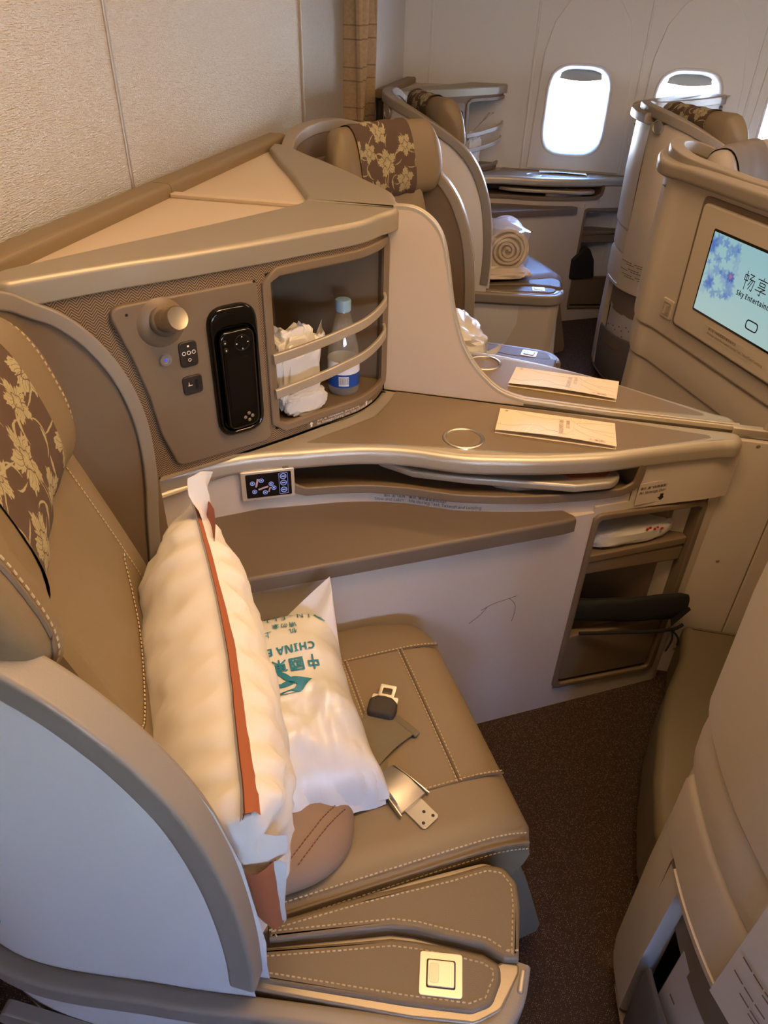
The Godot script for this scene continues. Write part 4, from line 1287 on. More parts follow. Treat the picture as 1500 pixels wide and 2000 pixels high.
func arm(o: Node3D, full: bool) -> void:
	# low armrest on the aisle side: body, champagne frame, two leather pads, control plate
	var hp := hat()
	var mb := MB.new()
	mb.slab(hp, MB.rounded(v2([-.26,.365, -.02,.362, .075,.375, .106,.415, .112,.47, .108,.545, .09,.60, .05,.605, -.25,.455]), [0, 0, .03, .03, .02, .02, .03, .03, 0], 4), 0.02, 0.430, 0.006)
	part("arm_body", mb, "shell_paint", o)
	mb = MB.new()
	mb.slab(hp, MB.rounded(v2([-.25,.356, -.02,.372, .06,.383, .094,.407, .1125,.455, .1125,.468, .088,.466, .0, .40, -.25,.40]), [0, 0, .03, .03, .01, .01, .01, 0, 0], 4), 0.42, 0.4415, 0.004)
	part("arm_frame", mb, "champagne_dark", o)
	mb = MB.new()
	mb.box(face(Vector3(0.116, 0.437, -0.447), Vector3(0.1, 0, -1)), Vector3(0, 0, 0), Vector3(0.030, 0.014, 0.008), 0.003)
	part("arm_catch", mb, "champagne", o)
	var pb := MB.rounded(v2([-.245,.402, -.135,.436, -.064,.459, -.030,.463, .017,.466, .064,.466, .087,.458, .089,.439, .080,.408, .055,.393, -.029,.383, -.232,.366]), [.004, 0, .01, .01, .01, .01, .012, .015, .02, .02, .01, .004], 4)
	mb = MB.new()
	mb.slab(hp, pb, 0.425, 0.447, 0.006)
	var b := part("arm_pad", mb, "leather_taupe", o, 50.0)
	b.set_meta("label", "leather pad with the square control plate")
	var pa := MB.rounded(v2([-.236,.436, -.115,.503, .002,.562, .052,.590, .080,.592, .101,.572, .107,.540, .110,.468, .090,.464, .063,.474, .0,.473, -.031,.4735, -.065,.4695, -.228,.414]), [.004, 0, 0, .02, .02, .02, .01, .004, .008, .006, .01, .01, .01, .004], 4)
	mb = MB.new()
	mb.slab(hp, pa, 0.425, 0.4535, 0.007)
	var a := part("arm_pad", mb, "leather_taupe", o, 50.0)
	if full:
		for pr in [[a, pa, 0.4538], [b, pb, 0.4472]]:
			var th := MB.new()
			var lp := []
			var ins := MB.inset(pr[1] if not Geometry2D.is_polygon_clockwise(pr[1]) else PackedVector2Array(Array(pr[1]).slice(0)), 0.011 if not Geometry2D.is_polygon_clockwise(pr[1]) else -0.011)
			for q in ins: lp.append(hp * Vector3(q.x, q.y, pr[2]))
			lp.append(lp[0])
			stitches(th, lp, Vector3.UP)
			part("stitching", th, "thread", pr[0])
	# control plate, set square to the seat
	var pm := Transform3D(Basis(S(1, -0.42, 0).normalized(), S(0.42, 1, 0).normalized(), Vector3.UP), Vector3(0.0095, 0.447, -0.428))
	mb = MB.new()
	mb.slab(pm, MB.rrect(-0.029, -0.027, 0.029, 0.027, 0.005), -0.004, 0.0022, 0.001)
	var plate := part("control_plate", mb, "plate_metal", o)
	mb = MB.new()
	mb.slab(pm, MB.rrect(-0.0195, -0.0175, 0.0195, 0.0175, 0.003), 0.0021, 0.0024)
	part("button_gap", mb, "print_dark", plate)
	mb = MB.new()
	mb.slab(pm, MB.rrect(-0.018, -0.016, 0.018, 0.016, 0.003), 0.002, 0.0042, 0.001)
	part("button", mb, "plate_metal", plate)
	mb = MB.new()
	mb.slab(pm, MB.rrect(-0.0155, -0.012, -0.003, 0.012, 0.004), 0.0035, 0.0046, 0.0003)
	part("button_dimple", mb, "steel_dull", plate)
# ---------------------------------------------------------------- consoles
func cloth_path() -> Array:
	var p := []
	for i in range(0, CLOTH.size(), 2): p.append(Vector3(CLOTH[i], 0, -CLOTH[i + 1]))
	return cr(p, 5)
func wall_frame() -> Transform3D:          # flat stretch of the cloth wall: local x along it, y up, z out
	return face(Vector3(-0.635, 0, -1.004), Vector3(0.645, 0, -0.764))

func console(label: String, full: bool, words: bool, aft := true, group := "") -> Node3D:
	var o := thing("side_console", label, "console", S(0.6, 1.2, 0.0), group)
	var hp := hat(); var sp := plan_seat()
	var fm := face(S(0, 1.033, 0), S(1, 0, 0))          # lower face: local x = s, y up, z towards the seat
	# ---- lower body round the cubby
	var mb := MB.new()
	for r in [[-0.12, 0.0, 0.824, 0.625], [1.122, 0.0, 1.142, 0.640], [0.824, 0.0, 1.122, 0.066], [0.824, 0.612, 1.122, 0.640]]:
		mb.slab(fm, v2([r[0], r[1], r[2], r[1], r[2], r[3], r[0], r[3]]), -0.02, 0.0)
	# rounded end of the console towards the centre line
	var rows := [[], []]
	for q in cr([Vector3(1.142, 1.033, 0), Vector3(1.160, 1.038, 0), Vector3(1.170, 1.052, 0), Vector3(1.166, 1.075, 0), Vector3(1.10, 1.12, 0)], 4):
		rows[0].append(S(q.x, q.y, 0.0)); rows[1].append(S(q.x, q.y, 0.735))
	mb.sheet(rows, false, true)
	part("body", mb, "shell_paint", o, 30.0)
	# ---- curved upper face under the table, with the tray slot left open
	var up := func(s0: float, s1: float, y0: float, y1: float, off: float, name: String, mat: String) -> void:
		var b := MB.new(); var r := [[], []]
		for i in 25:
			var s := lerpf(s0, s1, i / 24.0)
			var t := edge_t(s) + off
			r[0].append(S(s, t, y0)); r[1].append(S(s, t, y1))
		b.sheet(r, false, false)
		part(name, b, mat, o, 50.0)
	up.call(-0.06, 0.212, 0.620, 0.735, 0.010, "upper_face", "shell_paint")
	up.call(0.212, 0.905, 0.620, 0.674, 0.010, "upper_face", "shell_paint")
	up.call(0.905, 1.150, 0.620, 0.735, 0.008, "upper_face", "shell_paint")
	# slot lining
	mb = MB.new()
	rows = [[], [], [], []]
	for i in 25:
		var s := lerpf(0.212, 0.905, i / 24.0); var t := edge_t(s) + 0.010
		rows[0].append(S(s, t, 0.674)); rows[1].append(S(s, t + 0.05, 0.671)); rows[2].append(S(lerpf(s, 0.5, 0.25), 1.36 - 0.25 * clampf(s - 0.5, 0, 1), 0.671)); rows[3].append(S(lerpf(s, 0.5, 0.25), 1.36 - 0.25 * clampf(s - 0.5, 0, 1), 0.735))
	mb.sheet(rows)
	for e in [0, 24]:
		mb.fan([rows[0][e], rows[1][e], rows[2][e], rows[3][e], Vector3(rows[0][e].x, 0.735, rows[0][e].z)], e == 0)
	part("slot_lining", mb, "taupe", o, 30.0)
	# slot surround
	var path := []
	path.append_array(cr([S(0.205, edge_t(0.205) + 0.004, 0.738), S(0.207, edge_t(0.207) + 0.004, 0.70), S(0.215, edge_t(0.215) + 0.004, 0.683), S(0.24, edge_t(0.24) + 0.004, 0.671)], 3))
	for i in range(1, 24):
		var s := lerpf(0.24, 0.875, i / 24.0)
		path.append(S(s, edge_t(s) + 0.004, 0.671 - 0.004 * sin(PI * i / 24.0)))
	path.append_array(cr([S(0.875, edge_t(0.875) + 0.004, 0.671), S(0.902, edge_t(0.9) + 0.004, 0.683), S(0.910, edge_t(0.91) + 0.004, 0.70), S(0.912, edge_t(0.912) + 0.004, 0.738)], 3))
	mb = MB.new()
	mb.sweep(path, MB.rrect(-0.010, -0.004, 0.010, 0.0035, 0.003, 3), S(0, -1, 0))
	part("slot_surround", mb, "taupe", o, 45.0)
	# ---- ledge
	var lg := PackedVector2Array()
	lg.append_array(v2([-.06, 1.015, .745, 1.015, .772, 1.018, .775, 1.030]))
	for i in 15:
		var s := lerpf(0.74, -0.06, i / 14.0)
		lg.append(Vector2(s, edge_t(s) + 0.045))
	mb = MB.new()
	mb.slab(sp, lg, 0.597, 0.632, 0.008)
	part("ledge", mb, "taupe_dark", o, 50.0)
	# ---- table: rolled champagne edge, laminate inlay, cup ring
	var tp := PackedVector2Array()
	for i in range(2, EDGE.size(), 2):
		var p := S(EDGE[i], EDGE[i + 1], 0)
		tp.append(Vector2(p.x, -p.z))
	tp = PackedVector2Array(cr(Array(tp), 4))
	for q in cr([tp[tp.size() - 1], Vector2(0.462, 1.432), Vector2(0.474, 1.452), Vector2(0.472, 1.476), Vector2(0.455, 1.486)], 4).slice(1): tp.append(q)
	tp.append(Vector2(-0.316, 1.486))
	var ct := cloth_path()
	for i in range(ct.size() - 1, -1, -1):
		if ct[i].x > -0.55 and -ct[i].z < 1.483: tp.append(Vector2(ct[i].x - 0.004, -ct[i].z + 0.006))
	mb = MB.new()
	mb.slab(hp, tp, 0.726, TABLE, 0.016, 5, 0.010)
	var tab := part("table_top", mb, "champagne", o, 50.0)
	var inl := MB.rounded(v2([-.413,1.198, -.345,1.212, -.265,1.231, -.204,1.241, -.132,1.252, .026,1.270, .130,1.299, .214,1.334, .391,1.430, .408,1.441, .402,1.450, .10,1.472, -.282,1.476, -.286,1.42, -.300,1.345, -.34,1.29]), [.004, 0, 0, 0, 0, 0, 0, 0, .01, .008, .01, 0, .006, .02, .03, .03], 4)
	mb = MB.new()
	mb.slab(hp, inl, TABLE - 0.004, TABLE + 0.0008)
	part("inlay_trim", mb, "steel_dull", tab)
	mb = MB.new()
	mb.slab(hp, MB.inset(inl if not Geometry2D.is_polygon_clockwise(inl) else inl, 0.0022 if not Geometry2D.is_polygon_clockwise(inl) else -0.0022), TABLE - 0.004, TABLE + 0.0013, 0.0004)
	part("inlay", mb, "inlay", tab)
	mb = MB.new()
	mb.lathe(Transform3D(Basis(Vector3(1, 0, 0), Vector3(0, 0, -1), Vector3(0, 1, 0)), Vector3(-0.1015, TABLE, -1.299)), [Vector2(0.0345, -0.003), Vector2(0.0355, 0.0020), Vector2(0.0375, 0.0036), Vector2(0.042, 0.0036), Vector2(0.044, 0.0018), Vector2(0.0445, -0.002)], 40)
	part("cup_ring", mb, "steel", tab, 50.0)
	# low divider towards the neighbour
	var dv := v2([-.312, .765, -.012, .765])
	dv = PackedVector2Array([Vector2(-0.312, 0.765), Vector2(0.01, 0.765)])
	var arc := cr2([.01,.772, -.03,.781, -.062,.797, -.105,.835, -.137,.880, -.156,.925, -.172,.980, -.186,1.05, -.199,1.10, -.216,1.130, -.240,1.150, -.268,1.160, -.302,1.160], 4)
	for q in arc: dv.append(q)
	dv.append(Vector2(-0.312, 1.16))
	var zm := Transform3D(Basis.IDENTITY, Vector3(0, 0, MID))
	mb = MB.new()
	mb.slab(zm, dv, 0.0006, 0.0096, 0.001)
	part("divider", mb, "pale_laminate", o, 30.0)
	mb = MB.new()
	path = []
	path.append(Vector3(0.47, 0.772, MID + 0.006)); path.append(Vector3(0.2, 0.7715, MID + 0.006))
	for q in arc: path.append(Vector3(q.x, q.y + 0.003, MID + 0.0055))
	mb.sweep(path, MB.rrect(-0.0055, -0.004, 0.0055, 0.004, 0.0025, 3), Vector3(0, 0, 1))
	part("divider_trim", mb, "champagne", o, 50.0)
	# ---- cloth wall with its niche
	var k0 := 0
	for i in ct.size():
		if ct[i].x < -0.462: k0 = i
	var strip := func(a: int, b: int, y0: float, y1: float) -> void:
		var r := [[], []]
		for i in range(a, b + 1):
			r[0].append(Vector3(ct[i].x, y0, ct[i].z)); r[1].append(Vector3(ct[i].x, y1, ct[i].z))
		cw.sheet(r)
	cw = MB.new()
	var ne := ct.size() - 1
	strip.call(0, k0, 0.767, 1.128); strip.call(k0, ne, 0.767, 0.792); strip.call(k0, ne, 1.104, 1.128); strip.call(ne - 3, ne, 0.79, 1.106)
	part("cloth_wall", cw, "herringbone", o, 60.0)
	# niche lining
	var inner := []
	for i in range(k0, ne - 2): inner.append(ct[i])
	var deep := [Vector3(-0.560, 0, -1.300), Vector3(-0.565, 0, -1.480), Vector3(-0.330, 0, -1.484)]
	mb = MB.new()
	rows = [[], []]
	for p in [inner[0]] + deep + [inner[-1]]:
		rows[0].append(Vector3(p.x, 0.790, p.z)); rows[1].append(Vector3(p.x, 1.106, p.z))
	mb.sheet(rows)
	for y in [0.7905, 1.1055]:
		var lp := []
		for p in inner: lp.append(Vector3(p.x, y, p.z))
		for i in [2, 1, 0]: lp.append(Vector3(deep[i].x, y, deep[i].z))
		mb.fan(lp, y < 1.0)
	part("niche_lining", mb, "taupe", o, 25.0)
	# niche surround, following the bend of the wall
	path = []
	var a0 := k0 + 1; var b0 := ne - 2
	for i in range(a0, b0 + 1): path.append(Vector3(ct[i].x, 0.792, ct[i].z))
	path.append(Vector3(ct[b0].x, 0.81, ct[b0].z - 0.004)); path.append(Vector3(ct[b0].x, 1.09, ct[b0].z - 0.004))
	for i in range(b0, a0 - 1, -1): path.append(Vector3(ct[i].x, 1.104, ct[i].z))
	path.append(Vector3(ct[k0].x, 1.088, ct[k0].z)); path.append(Vector3(ct[k0].x, 0.808, ct[k0].z))
	mb = MB.new()
	mb.sweep(path, MB.rrect(-0.009, -0.006, 0.009, 0.006, 0.004, 3), Vector3(0.764, 0, 0.645), true, false, [], true)
	part("niche_surround", mb, "taupe", o, 50.0)
	# guard rails
	for y in [[0.946, 0.978], [0.874, 0.910]]:
		path = []
		for i in range(k0, ne - 1):
			var f := float(i - k0) / (ne - 2 - k0)
			var n := Vector3(0.764, 0, 0.645).lerp(Vector3(1, 0, 0), f * f).normalized()
			var bow := 0.010 if f < 0.9 else 0.010 * (1.0 - f) * 10.0
			path.append(Vector3(ct[i].x, lerpf(y[0], y[1], f) + 0.010 * f * f, ct[i].z) + n * bow)
		mb = MB.new()
		mb.sweep(path, MB.rrect(-0.004, -0.010, 0.004, 0.010, 0.003, 3))
		part("guard_rail", mb, "champagne", o, 50.0)
	# ---- control panel
	var wm := wall_frame()
	mb = MB.new()
	mb.slab(wm, MB.rounded(v2([-.036,1.098, .232,1.098, .238,.776, .040,.782, .018,.86, .010,.93, -.008,1.01]), [.022, .018, .02, .022, .03, .03, .03], 5), 0.0, 0.010, 0.004)
	var cp := part("control_panel", mb, "taupe", o, 50.0)
	mb = MB.new()
	mb.lathe(wm * Transform3D(Basis.IDENTITY, Vector3(0.050, 1.058, 0.009)), [Vector2(0.0, 0.012), Vector2(0.026, 0.010), Vector2(0.036, 0.005), Vector2(0.041, 0.0015), Vector2(0.0425, 0.0)], 32)
	part("lamp_base", mb, "taupe", cp, 60.0)
	var lamp := wm * Transform3D(Basis(Vector3(1, 0, 0), -0.35) * Basis(Vector3(0, 1, 0), 0.2), Vector3(0.052, 1.062, 0.012))
	mb = MB.new()
	mb.lathe(lamp, [Vector2(0.026, 0.0), Vector2(0.027, 0.008), Vector2(0.0245, 0.012), Vector2(0.0225, 0.010), Vector2(0.0195, 0.009)], 32)
	part("lamp_collar", mb, "taupe_dark", cp, 50.0)
	mb = MB.new()
	mb.lathe(lamp, [Vector2(0.0195, 0.006), Vector2(0.0195, 0.022), Vector2(0.0175, 0.025), Vector2(0.0195, 0.028), Vector2(0.0195, 0.046), Vector2(0.0180, 0.049), Vector2(0.0, 0.047)], 32)
	part("lamp_barrel", mb, "knob_metal", cp, 40.0)
	mb = MB.new()
	mb.lathe(wm * Transform3D(Basis.IDENTITY, Vector3(0.047, 0.994, 0.010)), [Vector2(0.0, 0.0015), Vector2(0.006, 0.002), Vector2(0.0062, 0.004), Vector2(0.010, 0.004), Vector2(0.0115, 0.0)], 24)
	var bt := part("light_button", mb, "steel_dull", cp, 40.0)
	mb = MB.new()
	mb.lathe(wm * Transform3D(Basis.IDENTITY, Vector3(0.047, 0.994, 0.012)), [Vector2(0.0, 0.001), Vector2(0.0022, 0.0008), Vector2(0.0025, 0.0)], 12)
	part("led_dot", mb, "led_blue", bt)
	for q in [[0.072, 0.972, 0.105, 1.018], [0.070, 0.920, 0.107, 0.955]]:
		mb = MB.new()
		mb.slab(wm, MB.rrect(q[0], q[1], q[2], q[3], 0.008), 0.009, 0.0135, 0.002)
		var sk := part("jack_plate" if q[1] > 0.95 else "charging_port", mb, "button_dark", cp)
		mb = MB.new()
		if q[1] > 0.95:
			for h in [-0.009, 0.0, 0.009]: mb.ring(wm, MB.circle(Vector2(0.0885 + h, 0.998), 0.0036, 14), MB.circle(Vector2(0.0885 + h, 0.998), 0.0026, 14), 0.0135, 0.0142, 0.0002)
			mb.ring(wm, MB.circle(Vector2(0.0885, 0.985), 0.003, 12), MB.circle(Vector2(0.0885, 0.985), 0.0021, 12), 0.0135, 0.0142, 0.0002)
			mb.box(wm, Vector3(0.0885, 1.010, 0.0138), Vector3(0.003, 0.003, 0.0005))
		else:
			mb.box(wm, Vector3(0.083, 0.938, 0.0138), Vector3(0.008, 0.0012, 0.0006)); mb.box(wm, Vector3(0.081, 0.941, 0.0138), Vector3(0.0012, 0.006, 0.0006))
		part("symbol", mb, "print_white", sk)
		mb = MB.new()
		if q[1] > 0.95: mb.box(wm, Vector3(0.0885, 0.9795, 0.0136), Vector3(0.008, 0.0012, 0.0005))
		else: mb.box(wm, Vector3(0.0955, 0.938, 0.0136), Vector3(0.006, 0.018, 0.001))
		part("opening", mb, "black_matt", sk)
	for q in [[-0.004, 1.082], [0.226, 1.096]]:
		mb = MB.new()
		mb.lathe(wm * Transform3D(Basis.IDENTITY, Vector3(q[0], q[1], 0.0098)), [Vector2(0.0, 0.0006), Vector2(0.0022, 0.0006), Vector2(0.0026, 0.0)], 10)
		part("screw", mb, "black_matt", cp)
	# handset dock
	mb = MB.new()
	var dock := MB.rounded(v2([.127,1.066, .222,1.066, .222,.815, .127,.815]), 0.036, 6)
	var dkin := MB.rounded(v2([.139,1.028, .212,1.028, .210,.829, .139,.829]), 0.022, 6)
	mb.ring(wm, dock, dkin, 0.008, 0.022, 0.006)
	var dk := part("handset_dock", mb, "black_gloss", cp, 50.0)
	mb = MB.new()
	mb.slab(wm, dkin, 0.009, 0.0115)
	part("dock_floor", mb, "black_matt", dk)
	# ---- top: brushed border, pale panels, padded strip against the bulkhead
	var bo := PackedVector2Array([Vector2(-0.790, 0.845)])
	for p in ct: bo.append(Vector2(p.x + 0.005, -p.z - 0.003))
	bo = PackedVector2Array(Array(bo).filter(func(q): return q.y < 1.40))
	for q in cr([bo[bo.size() - 1], Vector2(-0.312, 1.428), Vector2(-0.296, 1.462), Vector2(-0.289, 1.4945)], 4).slice(1): bo.append(q)
	var bi := cr2([-.492,1.4945, -.497,1.46, -.512,1.425, -.60,1.252, -.70,1.07, -.775,.925], 3)
	var poly := bo.duplicate()
	for q in bi: poly.append(q)
	mb = MB.new()
	mb.slab(hp, poly, 1.122, TOP, 0.010, 4, 0.003)
	part("top_border", mb, "brushed_top", o, 45.0)
	if aft: console_back(o, hp)
	console_cubby(o, fm)
	if words: console_words(o, fm, wm, ct, k0)
	return o

func console_back(o: Node3D, hp: Transform3D) -> void:
	var mb := MB.new()
	mb.slab(hp, v2([-.785,.90, -.765,.935, -.60,1.248, -.500,1.43, -.488,1.4945, -.785,1.4945]), 1.120, 1.148)
	part("top_panel", mb, "pale_laminate", o)
	mb = MB.new()
	mb.box(Transform3D.IDENTITY, Vector3(-0.640, 1.152, MID + 0.006), Vector3(0.29, 0.010, 0.012), 0.003)
	part("panel_joint", mb, "pale_laminate", o)
	mb = MB.new()
	mb.sweep([Vector3(-0.815, 1.158, -0.75), Vector3(-0.815, 1.158, MID + 0.0008)], MB.rrect(-0.027, -0.02, 0.030, 0.016, 0.012, 4))
	part("padded_strip", mb, "leather", o, 50.0)
	mb = MB.new()                                     # filler behind, down to the floor
	mb.slab(hp, v2([-.838,.80, -.79,.80, -.60,1.25, -.57,1.4945, -.838,1.4945]), 0.0, 1.12)
	part("back_casing", mb, "taupe", o)

func console_cubby(o: Node3D, fm: Transform3D) -> void:
	var mb := MB.new()
	var rows := []
	var cq := [Vector2(0.824, 0.622), Vector2(1.122, 0.608), Vector2(1.126, 0.050), Vector2(0.818, 0.072)]
	var co := MB.rounded(PackedVector2Array(cq), 0.022, 4)
	var ci := MB.rounded(PackedVector2Array([Vector2(0.838, 0.604), Vector2(1.106, 0.592), Vector2(1.108, 0.068), Vector2(0.834, 0.088)]), 0.014, 4)
	mb = MB.new()
	mb.ring(fm, co, ci, -0.03, 0.007, 0.004)
	part("cubby_surround", mb, "taupe", o, 45.0)
	mb = MB.new()
	var bd := []
	rows = [[], []]
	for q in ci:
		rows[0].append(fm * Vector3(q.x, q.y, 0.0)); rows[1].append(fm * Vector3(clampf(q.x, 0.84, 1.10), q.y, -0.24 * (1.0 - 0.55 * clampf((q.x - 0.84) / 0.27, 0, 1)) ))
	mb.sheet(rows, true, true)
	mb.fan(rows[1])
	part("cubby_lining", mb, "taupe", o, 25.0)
	mb = MB.new()
	mb.box(fm, Vector3(0.969, 0.487, -0.055), Vector3(0.272, 0.022, 0.10), 0.004)
	part("cubby_shelf", mb, "taupe", o)
	mb = MB.new()
	mb.slab(fm, MB.rounded(v2([.834,.438, 1.108,.424, 1.108,.470, .834,.482]), 0.006, 3), -0.10, -0.008, 0.008)
	part("cubby_divider", mb, "taupe", o, 50.0)
	mb = MB.new()
	mb.slab(fm, MB.rounded(v2([.836,.094, 1.105,.076, 1.105,.236, .836,.252]), 0.012, 4), -0.022, 0.0, 0.004)
	part("cubby_bin", mb, "taupe", o, 50.0)

var cw: MB

func console_words(o: Node3D, fm: Transform3D, wm: Transform3D, ct: Array, k0: int) -> void:
	# seat-control display on the curved face
	var dm := face(S(0.112, edge_t(0.112) + 0.006, 0), S(0.105, edge_t(0.217) - edge_t(0.112), 0))
	var mb := MB.new()
	mb.slab(dm, MB.rrect(-0.001, 0.664, 0.107, 0.733, 0.004), -0.006, 0.006, 0.002)
	var fr := part("control_display", mb, "plate_metal", o)
	mb = MB.new()
	mb.slab(dm, MB.rrect(0.009, 0.671, 0.100, 0.727, 0.003), 0.005, 0.0065)
	var sc := part("display_screen", mb, "display_black", fr)
	mb = MB.new()
	for q in [[.022,.706], [.040,.711], [.025,.686], [.059,.701], [.064,.691], [.046,.682]]:
		mb.ring(dm, MB.circle(Vector2(q[0], q[1]), 0.0050, 14), MB.circle(Vector2(q[0], q[1]), 0.0036, 14), 0.0064, 0.0069, 0.0001)
		mb.box(dm, Vector3(q[0], q[1], 0.0067), Vector3(0.0035, 0.0035, 0.0004))
	for y in [.716, .7005, .684]:
		mb.ring(dm, MB.circle(Vector2(0.084, y), 0.0066, 18), MB.circle(Vector2(0.084, y), 0.0050, 18), 0.0064, 0.0069, 0.0001)
		mb.box(dm, Vector3(0.084, y, 0.0067), Vector3(0.007, 0.003, 0.0004))
	mb.ring(dm, MB.rrect(0.075, 0.6745, 0.093, 0.7245, 0.002), MB.rrect(0.0756, 0.6751, 0.0924, 0.7239, 0.002), 0.0064, 0.0068, 0.0001)
	part("display_icons", mb, "icon_glow", sc)
	mb = MB.new()
	mb.box(dm * Transform3D(Basis(Vector3(0, 0, 1), -0.25), Vector3(0.031, 0.706, 0)), Vector3(0, 0, 0.0067), Vector3(0.004, 0.020, 0.0004), 0.001)
	mb.box(dm * Transform3D(Basis(Vector3(0, 0, 1), 0.28), Vector3(0.043, 0.693, 0)), Vector3(0, 0, 0.0067), Vector3(0.021, 0.004, 0.0004), 0.001)
	mb.box(dm * Transform3D(Basis(Vector3(0, 0, 1), -0.35), Vector3(0.055, 0.688, 0)), Vector3(0, 0, 0.0067), Vector3(0.003, 0.012, 0.0004), 0.001)
	part("display_seat_picture", mb, "icon_pink", sc)
	# stow-the-table notice below the slot
	var s0 := 0.37; var s1 := 0.545
	var nm := face(S(s0, edge_t(s0) + 0.0085, 0), S(s1 - s0, edge_t(s1) - edge_t(s0), 0))
	var bent := func(x: float, y: float, lift: float) -> Vector3:
		var s := s0 + x * 0.90
		var a := S(s, edge_t(s) + 0.0095 - lift, 0)
		return Vector3(a.x, y, a.z)
	mb = MB.new()
	var rr := [[], []]
	for i in 9:
		rr[0].append(bent.call(0.195 * i / 8.0, 0.636, 0.0012)); rr[1].append(bent.call(0.195 * i / 8.0, 0.657, 0.0012))
	mb.sheet(rr)
	var nt := part("stow_notice", mb, "sticker_clear", o)
	mb = MB.new()
	signs(mb, "滑行,起飞和降落期间,请将桌板收回扣好", 0.0066, func(x, y): return bent.call(0.034 + x, 0.6475 + y, 0.0020), 1.0)
	letters(mb, "Stow and Latch table during Taxi, Takeoff and Landing", 0.0068, func(x, y): return bent.call(0.014 + x, 0.6415 + y, 0.0020))
	part("notice_print", mb, "print_dark", nt)
	# no-stowage notice by the cubby
	mb = MB.new()
	mb.slab(fm, MB.rrect(0.918, 0.630, 1.050, 0.684, 0.002), 0.004, 0.0052)
	nt = part("stowage_notice", mb, "shell_paint", o)
	mb = MB.new()
	signs(mb, "滑行,起飞和降落期间,请勿放置物品", 0.0068, on_face(fm, 0.922, 0.668, 0.0058), 1.0)
	letters(mb, "No Stowage During Taxi,Take off and Landing", 0.0064, on_face(fm, 0.922, 0.660, 0.0058))
	mb.slab(fm, v2([.982,.633, .992,.642, .986,.642, .986,.650, .978,.650, .978,.642, .972,.642]), 0.0053, 0.0058)
	part("notice_print", mb, "print_dark", nt)
	# socket
	mb = MB.new()
	mb.slab(fm, MB.rrect(1.074, 0.646, 1.120, 0.698, 0.003), 0.0, 0.011, 0.002)
	var so := part("power_socket", mb, "socket_plastic", o)
	mb = MB.new()
	for q in [[1.097, .687, .004, .010], [1.097, .678, .008, .006], [1.086, .668, .011, .0035], [1.108, .668, .011, .0035], [1.085, .664, .004, .006], [1.109, .664, .004, .006]]:
		mb.box(fm, Vector3(q[0], q[1], 0.0112), Vector3(q[2], q[3], 0.0008))
	part("socket_holes", mb, "print_dark", so)
	mb = MB.new()
	mb.box(fm, Vector3(1.097, 0.654, 0.0114), Vector3(0.009, 0.005, 0.0012), 0.0005)
	part("led_lamp", mb, "led_green", so)
	# notice under the niche: taupe strip with pale arrows and words, bent with the wall
	var L := [0.0]
	for i in range(k0, ct.size() - 1): L.append(L[-1] + (ct[i + 1] as Vector3).distance_to(ct[i]))
	var along := func(x: float, y: float, lift: float) -> Vector3:
		for i in L.size() - 1:
			if x <= L[i + 1] or i == L.size() - 2:
				var f: float = (x - L[i]) / (L[i + 1] - L[i])
				var p: Vector3 = (ct[k0 + i] as Vector3).lerp(ct[k0 + i + 1], f)
				var d: Vector3 = (ct[k0 + i + 1] - ct[k0 + i]).normalized()
				return Vector3(p.x, y, p.z) + d.cross(Vector3.UP) * lift
		return Vector3.ZERO
	mb = MB.new()
	rr = [[], []]
	for i in 13:
		rr[0].append(along.call(lerpf(0.075, 0.248, i / 12.0), 0.769, 0.0016)); rr[1].append(along.call(lerpf(0.075, 0.248, i / 12.0), 0.7855, 0.0016))
	mb.sheet(rr)
	nt = part("niche_notice", mb, "sticker_taupe", o)
	mb = MB.new()
	signs(mb, "滑行,起飞和降落期间,请勿放置物品", 0.0064, func(x, y): return along.call(0.100 + x, 0.7783 + y, 0.0023), 1.0)
	letters(mb, "No Stowage During Taxi,Take off and Landing", 0.0058, func(x, y): return along.call(0.099 + x, 0.7735 + y, 0.0023))
	for x0 in [0.081, 0.234]:
		var pts := [[0.004, 0.0155], [0.009, 0.0095], [0.0062, 0.0095], [0.0062, 0.003], [0.0018, 0.003], [0.0018, 0.0095], [-0.001, 0.0095]]
		var lp := []
		for q in pts: lp.append(along.call(x0 + q[0], 0.768 + q[1], 0.0023))
		mb.fan(lp, true)
	part("notice_print", mb, "print_white", nt)

